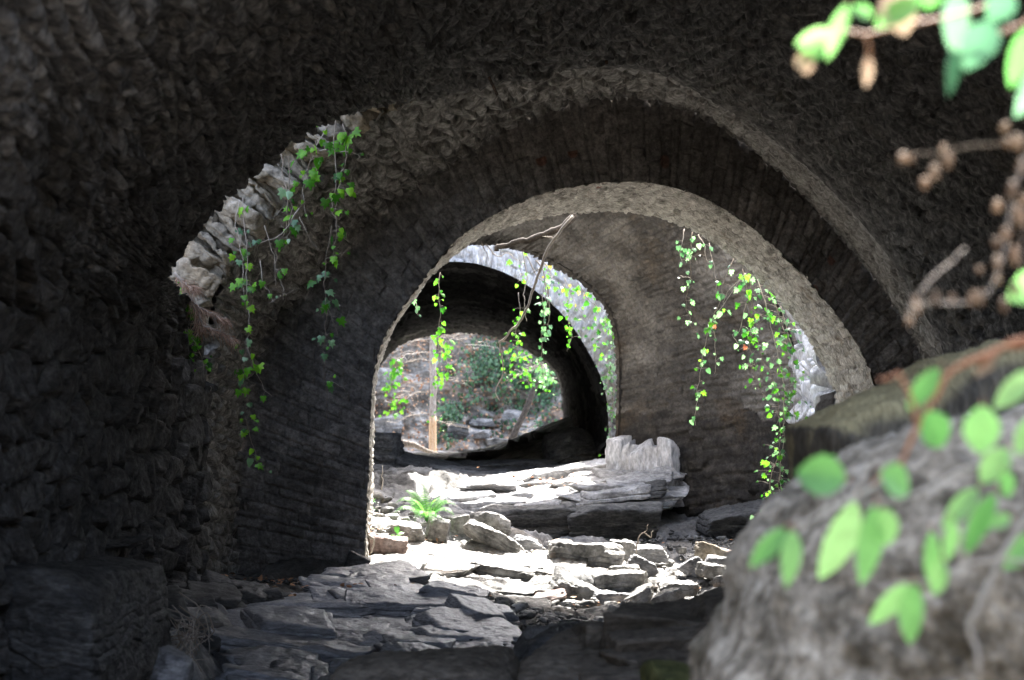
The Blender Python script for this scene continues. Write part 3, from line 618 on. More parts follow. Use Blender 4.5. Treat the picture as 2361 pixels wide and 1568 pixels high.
G1 = 'sunlit boulders in the dry river bed'
BL = [
 ('slanting oblong boulder leaning beside the fern bank, lit along its top', 1138, 1247, 19.0, 158, 40, (0, 30, 12), 3, 'boulder', .3, .03),
 ('rounded pale boulder above the slanting oblong stone', 1126, 1214, 19.9, 92, 58, (0, 4, 0), 4, 'boulder', .2, .05),
 ('square pale block directly right of the fern root', 1060, 1219, 19.8, 58, 52, (0, -4, 10), 5, 'boulder', .8, .06),
 ('mossy blunt block directly beneath the fern', 1010, 1222, 19.4, 58, 48, (0, 6, -8), 6, 'bed', .7, .06),
 ('pale layered block left of the fern root', 936, 1229, 18.9, 84, 46, (0, 3, 6), 7, 'boulder', .8, .07),
 ('small grey stone behind the low end of the slanting stone', 1209, 1258, 19.7, 72, 36, (0, 5, 0), 8, 'slate', .2, .06),
 ('dark reddish log-like stone against the archway jamb', 889, 1258, 18.1, 96, 42, (0, 7, 14), 9, 'reddish', .7, .05),
 ('largest flat-topped boulder crowning the stone pile', 1352, 1290, 18.3, 168, 68, (0, 3, -4), 10, 'boulder', .45, .07),
 ('blunt grey boulder tucked behind the largest flat-topped one', 1432, 1279, 18.9, 66, 56, (0, 8, 0), 11, 'boulder', .3, .04),
 ('small yellowish stone peeking over the largest boulder', 1297, 1258, 19.3, 48, 24, (0, 0, 0), 12, 'ring', .1, .03),
 ('dark lens-shaped stone wedged under the largest boulder', 1318, 1332, 17.8, 74, 30, (0, 2, 0), 13, 'slate', .2, .03),
 ('pale wedge filling the gap under the largest boulder', 1366, 1333, 17.8, 74, 36, (0, -14, 0), 14, 'boulder', .2, .03),
 ('long warm-grey boulder at the middle of the pile', 1415, 1348, 17.4, 160, 52, (0, -7, 4), 15, 'boulder', .35, .03),
 ('short stone lying on the long warm-grey boulder', 1444, 1318, 17.9, 68, 30, (0, -10, 0), 16, 'boulder', .3, .04),
 ('sloping slab behind the long warm-grey boulder', 1478, 1312, 18.1, 72, 44, (0, 34, 0), 17, 'slate', .4, .04),
 ('white pointed wedge between the red slab and the long boulder', 1336, 1366, 17.15, 122, 46, (0, 22, 0), 18, 'boulder', .3, .03),
 ('flat reddish slab tilting up at the front edge of the sunlight', 1240, 1384, 16.9, 122, 26, (0, -13, 8), 19, 'reddish', .85, .02),
 ('low white stone at the shadow line in front of the white wedge', 1310, 1398, 16.8, 68, 24, (0, 0, 0), 20, 'boulder', .2, .03),
 ('low grey stone in front of the long warm-grey boulder', 1410, 1381, 17.0, 80, 30, (0, 5, 0), 21, 'slate', .3, .04),
 ('steep leaning slab with dark side near the shadow line', 1470, 1379, 16.95, 86, 34, (0, -32, 6), 22, 'boulder', .6, .03),
 ('rounded white stone cut by the shadow of the dark ledge', 1538, 1385, 16.8, 72, 42, (0, -22, 0), 23, 'boulder', .2, .03),
 ('low sheet of stone behind the rounded white one', 1566, 1358, 17.3, 92, 28, (0, -4, 0), 24, 'boulder', .5, .05),
 ('bluish flat-topped slab with a bare twig rising beside it', 1496, 1276, 18.9, 84, 32, (0, 2, 4), 25, 'slate', .8, .04),
 ('upright grey slab leaning left among the rear stones', 1600, 1308, 18.0, 58, 38, (0, -40, 0), 26, 'slate', .5, .03),
 ('oval pale stone leaning on the upright grey slab', 1650, 1319, 17.8, 84, 30, (0, 8, 0), 27, 'boulder', .15, .03),
 ('cream split stone at the rear of the bed', 1636, 1276, 18.9, 66, 36, (0, 12, 0), 28, 'ring', .5, .06),
 ('thin reddish stone at the rear beside the cream one', 1690, 1277, 18.9, 52, 15, (0, 6, 0), 29, 'reddish', .5, .02),
 ('dark back stone behind the oval pale stone', 1668, 1301, 18.3, 84, 30, (0, 4, 0), 30, 'slate', .5, .05),
 ('small white cobble on the oval pale stone edge', 1662, 1340, 17.3, 34, 22, (0, 0, 20), 31, 'boulder', .1, .02),
 ('tiny stack stone at the right end of the bed', 1700, 1332, 17.5, 52, 26, (0, -12, 0), 32, 'boulder', .3, .04),
 ('low pale stone behind the red slab', 1262, 1330, 17.9, 60, 40, (0, 10, 0), 33, 'slate', .5, .07),
]
for i, (lb, px, py, Yd, w, h, rot, sd, mm, bk, st) in enumerate(BL):
    rock('boulder', lb, 'boulder', px, py, Yd, w * 1.14, h * 1.25, None, rot, sd, mm, 40, group=G1, blocky=bk, strata=st, rough=.05, k=6)

DK = [
 ('dark slate ledge step below the sunlit upper shelf', 'rock ledge', 1210, 1205, 22.9, 330, 96, 2.0, (0, -2, 3), 41, 'dark', 70, .7, .06),
 ('tall blocky dark ledge beside the shaded recess', 'rock ledge', 1405, 1208, 22.8, 250, 120, 2.0, (0, -3, -4), 42, 'dark', 70, .8, .05),
 ('grey slab step left of the sunlit shelf', 'rock slab', 1120, 1122, 24.3, 150, 34, 1.3, (0, 2, 0), 44, 'slate', 44, .7, .05),
 ('black angular outcrop under the far tunnel mouth', 'rock outcrop', 965, 1100, 29.6, 250, 110, 1.8, (0, 9, 0), 45, 'dark', 60, .5, .06),
 ('long low black ridge of rock inside the far tunnel', 'rock outcrop', 1150, 1092, 31.0, 300, 70, 1.6, (0, 2, 0), 62, 'dark', 60, .4, .06),
 ('black bank of rock rising against the right flank inside the far tunnel', 'rock outcrop', 1320, 1060, 32.0, 200, 150, 2.2, (0, -24, 0), 63, 'dark', 60, .3, .06),
 ('black square rock shoulder beside the archway jamb', 'rock outcrop', 878, 1065, 29.2, 100, 160, 1.4, (0, 2, 0), 46, 'dark', 54, .8, .05),
 ('dark low outcrop at the foot of the recess wall', 'rock outcrop', 1720, 1200, 22.6, 220, 78, 1.6, (0, -9, 0), 48, 'dark', 56, .4, .07),
 ('small overhanging dark ledge at the right end of the sunlit shelf', 'rock ledge', 1470, 1138, 23.4, 140, 50, 1.2, (0, -10, 0), 49, 'dark', 44, .6, .06),
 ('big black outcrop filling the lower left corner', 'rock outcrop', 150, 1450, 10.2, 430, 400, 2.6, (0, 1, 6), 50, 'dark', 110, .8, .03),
 ('grey stones capping the black corner outcrop', 'rock slab', 262, 1252, 11.6, 170, 26, .7, (0, -2, 0), 51, 'dark', 44, .7, .07),
 ('low dark rock lying below the coursed wall', 'rock', 565, 1372, 14.2, 130, 52, .8, (0, 8, 0), 52, 'dark', 44, .3, .06),
 ('small grey boulder at the bottom edge by the twigs', 'rock', 402, 1540, 9.6, 84, 84, .4, (0, 10, 0), 53, 'slate', 40, .2, .02),
 ('dark brown smooth rock along the bottom edge', 'rock', 985, 1585, 8.3, 500, 170, 1.3, (0, 2, 0), 54, 'brown', 80, .2, .03),
 ('slanted dark slab in the gully between the ledges', 'rock slab', 1262, 1490, 9.9, 140, 80, 1.2, (0, -24, -10), 55, 'dark', 50, .6, .04),
 ('moss-topped bump at the bottom edge', 'rock', 1555, 1585, 6.2, 150, 120, .5, (0, 4, 0), 57, 'moss', 40, .1, .02),
 ('dark wedge of stone at the foot of the archway jamb', 'rock', 822, 1298, 16.9, 64, 54, .5, (0, 20, 0), 58, 'dark', 36, .5, .03),
 ('thin pale slab propped against the foot of the jamb', 'rock slab', 776, 1327, 16.3, 66, 12, .3, (0, 34, 0), 59, 'slate', 30, .8, .02),
 ('dark flat stone under the wedge at the jamb', 'rock', 838, 1330, 16.6, 74, 26, .5, (0, 3, 0), 60, 'dark', 36, .5, .04),
]
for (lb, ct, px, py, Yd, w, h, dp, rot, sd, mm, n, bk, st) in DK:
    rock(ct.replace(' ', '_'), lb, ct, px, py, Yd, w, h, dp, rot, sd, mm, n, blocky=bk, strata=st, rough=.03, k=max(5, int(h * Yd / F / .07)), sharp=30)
# pale pier: vertical streaks of lime and water

# bedrock: plates of slate broken along the cleavage, each outcrop one mesh
def plates(name, label, cat, outline, inner, m, seed, n, W, D, H, tilt=(4, 3, 12), jit=(3, 3, 14), zj=.0, res=18, sink=.35, skirt=0, skirt_h=.5, rough=.035, strata=.05, extra=()):
    B = np.array([P(*c) for c in outline]); I = np.array([P(*c) for c in inner]).reshape(-1, 3); C = np.vstack([B, I]); Wt = tps_fit(C[:, :2], C[:, 2], .05); rg = np.random.default_rng(seed)
    def surf(x, y):
        d = np.hypot(x - C[:, 0], y - C[:, 1]); return float((d * d * np.log(d + 1e-9)) @ Wt[:-3] + Wt[-3] + Wt[-2] * x + Wt[-1] * y)
    def inside(x, y):
        r = False
        for k in range(len(B)):
            p1, p2 = B[k], B[(k + 1) % len(B)]
            if (p1[1] > y) != (p2[1] > y) and x < (p2[0] - p1[0]) * (y - p1[1]) / (p2[1] - p1[1] + 1e-12) + p1[0]: r = not r
        return r
    spots = []; tries = 0
    while len(spots) < n and tries < 20000:
        tries += 1; x = rg.uniform(B[:, 0].min(), B[:, 0].max()); y = rg.uniform(B[:, 1].min(), B[:, 1].max())
        if inside(x, y) and all(((x - q[0]) / W[0]) ** 2 + ((y - q[1]) / D[0]) ** 2 > .28 for q in spots): spots.append((x, y, surf(x, y)))
    per = np.vstack([B, B[:1]]); L = np.concatenate([[0], np.cumsum(np.linalg.norm(np.diff(per[:, :2], axis=0), axis=1))])
    for k in range(skirt):
        s = rg.uniform(0, L[-1]); q = np.array([np.interp(s, L, per[:, c]) for c in range(3)]); q += (B.mean(0) - q) * [.10, .10, 0]; spots.append((q[0], q[1], q[2] - rg.uniform(.05, skirt_h)))
    Vs, Fs, Ts, o = [], [], [], 0
    for k, (x, y, z) in enumerate(spots):
        w, d, h = rg.uniform(*W), rg.uniform(*D), rg.uniform(*H)
        p_, Fc, tn = rock_shape(w, d, h, tuple(tilt[c] + rg.normal() * jit[c] for c in range(3)), int(rg.integers(1, 99999)), res, planes=9, blocky=.55, strata=strata, rough=rough, k=3, sharp=30)
        Vs.append(p_ + [x, y, z - h * sink + rg.normal() * zj]); Fs.append(Fc + o); o += len(p_); Ts.append(np.clip(tn * .7 + rg.uniform(-.1, .35), 0, 1))
    V_ = np.vstack(Vs)
    return tag(raw_mesh(name, V_, np.vstack(Fs), M[m], None, {'tone': np.concatenate(Ts), 'lime': np.zeros(len(V_))}), label, cat)
plates('slate_ledge', 'broad stepped ledge of bluish slate rising in the shaded foreground', 'rock ledge',
      [(470, 1640, 11.4), (470, 1530, 12.3), (510, 1455, 13.3), (580, 1405, 14.1), (650, 1410, 14.2), (735, 1400, 14.4), (800, 1355, 15.3), (850, 1332, 16.0), (910, 1345, 15.7), (920, 1382, 14.9), (1000, 1390, 14.5), (1085, 1382, 14.5), (1105, 1430, 13.7), (1115, 1490, 12.8), (1120, 1560, 11.8), (1100, 1660, 11.0), (800, 1680, 10.9)],
      [(700, 1480, 12.9), (900, 1440, 13.6), (1000, 1500, 12.6), (800, 1560, 11.8), (600, 1480, 12.9), (870, 1380, 15.0)], 'ledge', 21, 120, (.45, 1.3), (.3, .75), (.09, .22), (6, 5, 14), (4, 3, 9), .055, 20, .3, 50, .3)
plates('rock_slab', 'large layered sunlit slab of bedrock beside the archway jamb', 'rock slab',
      [(868, 1325, 16.9), (890, 1292, 17.6), (940, 1272, 18.3), (1020, 1256, 18.8), (1100, 1266, 18.8), (1180, 1288, 18.4), (1255, 1296, 18.2), (1275, 1318, 17.8), (1270, 1374, 17.0), (1220, 1390, 16.7), (1130, 1395, 16.5), (1040, 1380, 16.5), (940, 1368, 16.6), (890, 1350, 16.7)],
      [(1000, 1310, 17.6), (1100, 1330, 17.5), (1200, 1330, 17.5), (1000, 1345, 17.0)], 'boulder', 22, 46, (.7, 1.5), (.4, .9), (.10, .2), (8, 3, -6), (4, 4, 9), .03, 30, .4, 16, .3, .05, .07)
plates('rock_shelf', 'broad pale shelf of rock blazing in sun beneath the farther light slot', 'rock shelf',
      [(1060, 1146, 23.4), (1130, 1162, 22.9), (1200, 1166, 22.7), (1330, 1162, 22.7), (1430, 1136, 22.9), (1495, 1112, 23.3), (1525, 1085, 24.2), (1490, 1062, 26.0), (1400, 1060, 26.6), (1260, 1080, 26.2), (1150, 1102, 25.6), (1060, 1125, 25.0)],
      [(1250, 1130, 24.3), (1400, 1100, 24.8), (1150, 1140, 24.0)], 'pale', 23, 60, (.6, 1.5), (.5, 1.1), (.12, .26), (4, -5, 4), (3, 3, 10), .03, 22, .4, 40, .45, .04, .06)
plates('rock_pier', 'pale streaked rock pier standing at the end of the sunlit shelf', 'rock',
      [(1425, 1000, 25.1), (1500, 1010, 24.75), (1555, 1010, 24.4), (1560, 1025, 24.5), (1490, 1030, 24.9), (1430, 1020, 25.2)], [], 'lime_lit', 24, 9, (.22, .42), (.35, .5), (.75, 1.0), (0, 0, -38), (4, 4, 8), 0, 26, .5, 0, .3, .05, .03)
plates('rock_ledge', 'large dark brown layered ledge in front of the lit stones', 'rock ledge',
      [(1330, 1462, 8.6), (1400, 1420, 8.9), (1520, 1398, 9.0), (1640, 1375, 9.0), (1760, 1345, 8.8), (1850, 1360, 8.2), (1850, 1480, 7.4), (1600, 1560, 7.3), (1420, 1560, 7.6), (1320, 1520, 8.0)], [(1560, 1460, 8.2), (1700, 1430, 8.2)], 'brown', 26, 16, (.6, 1.1), (.5, .9), (.28, .42), (3, -6, 6), (3, 3, 8), .02, 40, .5, 26, .5, .03, .05)
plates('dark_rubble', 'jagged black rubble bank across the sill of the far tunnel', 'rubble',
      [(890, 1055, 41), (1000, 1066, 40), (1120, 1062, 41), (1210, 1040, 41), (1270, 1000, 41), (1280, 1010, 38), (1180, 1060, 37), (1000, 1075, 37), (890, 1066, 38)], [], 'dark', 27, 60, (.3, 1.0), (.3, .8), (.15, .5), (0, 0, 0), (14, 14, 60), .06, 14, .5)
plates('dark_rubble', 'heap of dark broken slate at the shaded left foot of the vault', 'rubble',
      [(360, 1440, 12.2), (380, 1370, 13.2), (470, 1340, 14.2), (600, 1350, 14.6), (640, 1385, 14.2), (520, 1400, 13.6), (440, 1480, 12.0)], [], 'dark', 25, 34, (.2, .6), (.2, .5), (.08, .25), (8, 6, 10), (12, 12, 40), .05, 16, .3)

# gravel, small stones and leaf litter
def pebbles(name, spots, n, smin, smax, m, seed):
    rg = np.random.default_rng(seed); d, Fc = cubesphere(3); Vs = []; Fs = []; T = []
    for k in range(n):
        cx, cy, rx, ry = spots[rg.integers(len(spots))]
        px_, py_ = rg.normal(cx, rx), rg.normal(cy, ry)
        s = smin * (smax / smin) ** (rg.random() ** 2)
        p = d * np.array([1, .7, .45]) * s * (1 + .35 * vnoise(d * 1.7 + k, 5))[:, None]
        a = rg.uniform(0, 6.28); ca, sa = math.cos(a), math.sin(a)
        p = np.stack([p[:, 0] * ca - p[:, 1] * sa, p[:, 0] * sa + p[:, 1] * ca, p[:, 2] + p[:, 0] * rg.normal() * .25], 1)
        Vs.append(p + [px_, py_, 0]); Fs.append(Fc + k * len(d)); T.append(np.full(len(d), rg.random()))
    V = np.vstack(Vs); c = V.reshape(n, len(d), 3); g = ground(c[:, :, 0].mean(1), c[:, :, 1].mean(1))
    V[:, 2] += np.repeat(g + .05, len(d))
    o = raw_mesh(name, V, np.vstack(Fs), M[m], None, {'tone': np.concatenate(T), 'lime': np.zeros(len(V))}, smooth=False)
    o['kind'] = 'stuff'; return o
pebbles('gravel', [(2.1, 19.0, .9, 1.0), (1.5, 17.4, .9, .7), (-1.2, 19.4, .5, .9), (.4, 15.4, .4, 1.0), (.6, 18.5, 1.4, 1.0)], 1500, .012, .11, 'boulder', 5)
pebbles('dark_gravel', [(.45, 14.6, .25, .9), (2.6, 21.2, 1.0, .7), (-1.75, 16.0, .5, .3), (.5, 12, .25, .8)], 1300, .01, .055, 'dark', 6)

# near boulders, outlines traced and given real thickness
def dome_rock(name, label, cat, outline, Yb, front, back, m, seed, power=2.0, rough=.05, rings=46, npts=260, lime=None, dx=.0, dz=.0):
    a = spline([P(x_, y_, Yb) for x_, y_ in outline + outline[:1]], npts + 1)[:-1]; c = a.mean(0); Gs = []
    ts = np.concatenate([-np.cos(np.linspace(0, math.pi, rings * 2))])
    for t in ts:
        s = (1 - abs(t) ** power) ** (1 / power); dpt = front * t if t < 0 else back * t
        q = c + (a - c) * max(s, .004); q = q + np.array([0, dpt, 0]); q[:, 0] += dx * min(t, 0); q[:, 2] += dz * min(t, 0); Gs.append(q)
    G = np.array(Gs); Pw = G.reshape(-1, 3); nn = grid_normals(G, None)
    s = np.sign((nn * (G - c)).sum(2, keepdims=True)); nn = nn * np.where(s == 0, 1, s); nn = np.nan_to_num(nn).reshape(-1, 3)
    h = fbm(Pw, 6, seed, .58, 3.0) * rough + fbm(Pw, 3, seed + 4, .6, 30) * rough * .14 - np.abs(fbm(Pw, 4, seed + 6, .55, 5)) * rough * .6
    o = raw_mesh(name, Pw + nn * h[:, None], grid_faces(len(ts), npts, 0, True), M[m], None, {'tone': np.clip(.5 + fbm(Pw, 4, seed + 2, scale=6), 0, 1), 'lime': lime(Pw, nn) if lime else np.zeros(len(Pw))})
    return tag(o, label, cat)
dome_rock('boulder', 'big blurred mottled grey boulder sloping up beside the bramble leaves', 'boulder',
          [(1600, 1760), (1636, 1560), (1680, 1470), (1722, 1372), (1758, 1290), (1808, 1225), (1850, 1160), (1915, 1095), (1990, 1030), (2070, 985), (2160, 955), (2300, 925), (2500, 900), (2700, 900), (2750, 1300), (2750, 1900), (2200, 2050), (1650, 2000)],
          4.3, .6, 1.0, 'near', 71, 3.4, .085, dz=.10, lime=None)
def mosstop(Pw, nn): return np.clip(sstep(.5, .85, nn[:, 2]) + .4 * sstep(.2, .4, fbm(Pw, 4, 83, .6, 4)), 0, 1)
dome_rock('boulder', 'dark upright rock with a mossy yellowish rim behind the blurred grey boulder', 'boulder',
          [(1868, 1400), (1868, 1180), (1866, 1080), (1868, 990), (1905, 962), (1950, 935), (2050, 900), (2120, 868), (2200, 815), (2280, 795), (2400, 780), (2600, 780), (2700, 1100), (2700, 1600), (2200, 1650), (1900, 1600)],
          6.2, .5, 1.0, 'mossy', 73, 5.0, .05, lime=mosstop)
dome_rock('rock', 'low dark ledge corner below the mossy rock and the ivy curtain', 'rock',
          [(1830, 1420), (1828, 1240), (1838, 1196), (1870, 1172), (1950, 1165), (2100, 1170), (2150, 1400), (2000, 1500)],
          6.6, .4, .8, 'mossy', 75, 5.0, .04)

# ------------------------------------------------------------------ woods and slope beyond the exit
sx = np.linspace(-14, 10, 520); sz_ = np.linspace(-1.8, 13, 420)
SX, SZ = np.meshgrid(sx, sz_); p2 = np.stack([SX.ravel(), SZ.ravel(), SX.ravel() * 0], 1)
SY = 55 + .55 * np.maximum(SZ.ravel() - .2, 0) + fbm(p2, 4, 201, .5, .35) * 2.2
lay = terrace(SX.ravel(), SZ.ravel() * 3, 203, 7, (.5, .5), .1)
rk = sstep(-.05, .25, fbm(p2, 3, 205, scale=.5) + .25 * np.exp(-((SX.ravel() + .6) / 1.4) ** 2 - ((SZ.ravel() - 1) / 1.2) ** 2))
SY += -lay * .14 * rk + fbm(p2, 5, 207, .62, 2.5) * .35
hill = raw_mesh('hillside', np.stack([SX.ravel(), SY, SZ.ravel()], 1), grid_faces(420, 520), M['soil'], None, {'tone': np.clip(.35 + rk * .4 + fbm(p2, 3, 209, scale=1.5) * .4, 0, 1)})
hill['kind'] = 'structure'
def hill_y(x, z):
    i = int(np.clip((z + 1.8) / 14.8 * 419, 0, 419)); j = int(np.clip((x + 14) / 24 * 519, 0, 519)); return float(SY.reshape(420, 520)[i, j])
def on_hill(px, py):
    Yd = 56.0
    for _ in range(6):
        q = P(px, py, Yd); Yd = .5 * Yd + .5 * hill_y(q[0], q[2])
    return P(px, py, Yd - .12)

IVY = [(0, 0), (.26, -.16), (.52, .1), (.3, .3), (.44, .62), (.17, .56), (0, 1.0), (-.17, .56), (-.44, .62), (-.3, .3), (-.52, .1), (-.26, -.16)]
HEART = [(0, 0), (.3, -.06), (.42, .25), (.26, .65), (0, 1.0), (-.26, .65), (-.42, .25), (-.3, -.06)]
def leaf(mb, pos, tip, nrm, size, tone, m=0, shape=IVY, fold=.12):
    tip = np.array(tip, float); tip /= np.linalg.norm(tip) + 1e-9
    nrm = np.array(nrm, float); nrm -= tip * nrm.dot(tip); nrm /= np.linalg.norm(nrm) + 1e-9
    sd = np.cross(tip, nrm); V = [pos + (tip * .35) * size + nrm * size * .06]
    for x_, y_ in shape: V.append(pos + size * (sd * x_ + tip * y_ - nrm * (fold * abs(x_) * 1.4 + .12 * y_ * y_)))
    k = len(shape); mb.add(V, [(0, i + 1, (i + 1) % k + 1) for i in range(k)], tone, m)
rv = lambda s=1.0: np.array([random.gauss(0, s), random.gauss(0, s), random.gauss(0, s)])

# ivy and scrub on the slope
mb = MB()
for (cx, cy, rx, ry, n) in [(1130, 825, 34, 28, 430), (1120, 880, 44, 34, 170), (1225, 890, 40, 45, 260), (1255, 870, 22, 40, 200), (1045, 950, 20, 16, 160), (1030, 985, 14, 26, 90), (1190, 950, 50, 30, 90)]:
    for _ in range(n):
        q = on_hill(random.gauss(cx, rx), random.gauss(cy, ry)) + np.array([0, -random.random() * .3, 0])
        leaf(mb, q, np.array([0, -.3, -1]) + rv(.4), np.array([0, -1, .5]) + rv(.45), random.uniform(.07, .15), random.random(), 0, HEART)
o = mb.build('ivy_cover', [M['ivydark']]); o['kind'] = 'stuff'
mb = MB()
for _ in range(1500):
    q = on_hill(random.uniform(840, 1300), random.uniform(760, 1050)) + np.array([0, -random.random() * .04, 0])
    leaf(mb, q, rv(1), np.array([0, -1, .8]) + rv(.4), random.uniform(.05, .10), random.random(), 0, HEART)
for _ in range(520):
    cx, cy, r = random.choice([(-1.2, 18.6, .5), (.9, 18.4, 1.2), (1.6, 17.2, .8), (-1.7, 15.4, .6), (.8, 24.2, .5)])
    x_, y_ = random.gauss(cx, r), random.gauss(cy, r)
    zz = gz(x_, y_) + .07 + (.28 if y_ > 23 else 0)
    leaf(mb, np.array([x_, y_, zz]), rv(1) * [1, 1, .2], np.array([0, 0, 1]) + rv(.3), random.uniform(.03, .06), random.random(), 0, HEART)
o = mb.build('leaf_litter', [M['litter']]); o['kind'] = 'stuff'

def tree_beyond(name, label, base, top, r0, r1, bare=None, nb=16, seed=1, spread=1.0, crown=True, bm='bark'):
    random.seed(seed); t = empty(name, base, label, 'tree')
    base = np.array(base); top = np.array(top)
    path = [base + (top - base) * k / 12 + np.array([random.gauss(0, .02), random.gauss(0, .02), 0]) for k in range(13)]
    mb = MB(); mb.tube(path, r0, r1, 10, .5, 0, .05); tr = mb.build('trunk', [M[bm]], t)
    if bare:
        mb = MB(); mb.tube([base + (top - base) * k for k in np.linspace(bare[0], bare[1], 6)], r0 * 1.08, r0 * 1.05, 12, .5, 0, .03); mb.build('stripped_wood', [M['barebark']], t)
    for k in range(nb):
        f = random.uniform(.12, .95); p = base + (top - base) * f; a = random.choice([0, math.pi]) + random.gauss(0, .8); L = random.uniform(.8, 1.9) * spread
        mb = MB(); d = np.array([math.cos(a), math.sin(a), random.uniform(.0, .35)]); pts = [p + d * L * s - np.array([0, 0, L * .35 * s * s]) + rv(.02) for s in np.linspace(0, 1, 8)]
        mb.tube(pts, .013, .004, 5, random.random() * .5, 0)
        for s in range(2, 8):
            for sg in (-1, 1):
                e = d * .5 + np.array([-d[1], d[0], 0]) * sg + rv(.3); mb.tube([pts[s], pts[s] + e * .22 * random.uniform(.5, 1.4), pts[s] + e * .4 * random.uniform(.5, 1.4) - np.array([0, 0, .08])], .008, .003, 4, random.random(), 0)
        mb.build('branch', [M['twig']], t)
    if crown:
        mb = MB()
        for _ in range(900):
            q = top + np.array([random.gauss(0, 1.0), random.gauss(0, 1.0), random.uniform(-1.2, 2.2)])
            leaf(mb, q, np.array([0, 0, -1]) + rv(.6), rv(1), random.uniform(.08, .16), random.random(), 0, HEART)
        mb.build('crown', [M['ivydark']], t)
    return t
tree_beyond('pine_tree', 'upright grey trunk with a stripped orange foot, standing in the farthest opening', P(998, 1052, 50), P(994, 420, 50), .105, .075, (.0, .145), 26, 3, .9)
tree_beyond('leaning_tree', 'dark leaning trunk slanting across the farthest opening', P(1172, 1030, 49), P(1290, 770, 49.5), .10, .06, None, 8, 5, .5, False, 'darktwig')
# a fallen pale branch lying on the sill
mb = MB(); mb.tube([P(925, 1022, 46), P(955, 1026, 46), P(985, 1040, 46), P(1012, 1048, 46)], .10, .05, 8, .6, 0, .2); mb.tube([P(990, 1043, 46), P(1000, 1075, 45.6)], .03, .012, 6, .3)
tag(mb.build('driftwood', [M['bark']]), 'pale bleached branch lying on the far tunnel sill', 'branch')
for (px, py, w, h, sd, lb) in [(885, 880, 90, 90, 1, 'pale cracked crag at the edge of the farthest opening'), (895, 985, 80, 60, 2, 'layered grey crag low behind the hanging yellow ivy'), (1110, 975, 60, 22, 3, 'flat ledge stone upper left of the leaning trunk'), (1100, 1003, 80, 20, 4, 'long flat ledge stone below the flat ledge stone'),
                            (1180, 965, 50, 40, 5, 'squat mossy block behind the leaning trunk'), (1150, 1022, 70, 24, 6, 'pale stone at the foot of the leaning trunk'), (1055, 1000, 50, 70, 7, 'dark upright rock right of the stripped trunk'), (1215, 1000, 60, 30, 8, 'small ledge right of the leaning trunk foot')]:
    q = on_hill(px, py); rock('crag', lb, 'rock', px, py, q[1] + .1, w, h, .9, (0, random.uniform(-6, 6), 0), 300 + sd, 'boulder' if sd in (1, 6) else 'dark' if sd == 7 else 'bed', 40, blocky=.5, strata=.07, rough=.06, k=7)
# ------------------------------------------------------------------ hanging plants
def wander(path, Yd, n, wob=.012):
    q = spline([P(p[0], p[1], p[2] if len(p) > 2 else Yd) for p in path], n)
    w = np.stack([fbm(np.stack([np.arange(n) * .35, np.zeros(n) + c, np.zeros(n) + len(path) + Yd], 1), 3, 7 + c) for c in range(3)], 1)
    return q + w * wob * np.linspace(0, 1, n)[:, None] ** .5 * 2

def ivy(name, label, stems, Yd, n, size, kind='ivy', group=None, r=.005, seed=1, bare=0.0, spread=.05, extra=None):
    """strands of px points; leaves sit along each, drooping, facing light; a share may come from a second leaf material"""
    random.seed(seed); base = P(stems[0][0][0], stems[0][0][1], Yd); t = empty(name, base, label, 'ivy', group)
    ms = MB(); ml = MB(); mats = [M[kind]] + ([M[extra[0]]] if extra else [])
    tot = sum(abs(s[-1][1] - s[0][1]) + 20 for s in stems)
    for s in stems:
        L = abs(s[-1][1] - s[0][1]) + 20; q = wander(s, Yd, max(14, int(L / 7)), .02); ms.tube(q, r, r * .45, 5, random.random(), 0, .2)
        if not n: ms.build('stem', [M['twig']], t); ms = MB()
        for _ in range(int(n * L / tot)):
            f = random.random() ** .9 * (1 - bare) + bare * random.random() * .2; k = min(int(f * (len(q) - 1)), len(q) - 2); p = q[k] + (q[k + 1] - q[k]) * random.random()
            off = np.array([random.gauss(0, 1), random.gauss(0, .7), random.gauss(-.2, .5)]) * spread
            ms.tube([p, p + off * .6 + [0, 0, .01], p + off], .0016, .0012, 3, .6, 0)
            leaf(ml, p + off, np.array([off[0] * 6, -.25, -1]) + rv(.35), np.array([0, -1, .55]) + rv(.5), size * random.uniform(.35, 1.3) * (1 - .35 * f), min(1, max(0, random.gauss(.5, .3))), 1 if extra and random.random() < extra[1] else 0, HEART if random.random() < .25 else IVY)
    if n: ms.build('stem', [M['twig']], t)
    if n: ml.build('leaves', mats, t)
    return t
GI = 'ivy strands hanging from the light slots'
# left slot
ivy('ivy_strand', 'thick bright ivy spilling from the top of the lit crescent of slabs', [[(775, 275), (770, 330), (778, 390), (768, 450), (772, 520), (765, 600)], [(790, 285), (800, 340), (785, 420), (780, 480)], [(755, 290), (720, 360), (700, 430), (712, 500)], [(785, 350), (815, 352), (830, 365)], [(730, 320), (705, 420), (690, 490), (650, 520)]], 14.75, 75, .10, 'ivylit', GI, .005, 11, 0, .06, ('ivy', .3))
ivy('ivy_strand', 'long ivy string crossing the middle of the lit slabs down to the dark wall', [[(560, 455), (562, 520), (570, 580), (566, 650), (572, 720), (570, 800), (562, 870), (575, 950), (565, 1000)], [(552, 460), (545, 520), (560, 600), (566, 700)], [(570, 800), (600, 880), (625, 912)], [(565, 960), (590, 1050), (612, 1085)]], 14.7, 66, .092, 'ivylit', GI, .005, 12, 0, .045, ('ivyblue', .3))
ivy('ivy_strand', 'small ivy tuft with looping bare vines over the upper lit slabs', [[(648, 355), (655, 420), (672, 480), (665, 530), (640, 570)], [(665, 360), (668, 420), (662, 500), (640, 580), (630, 640), (660, 692)], [(690, 480), (650, 540), (600, 560)]], 14.7, 22, .1, 'ivy', GI, .006, 13, 0, .05, ('ivyblue', .4))
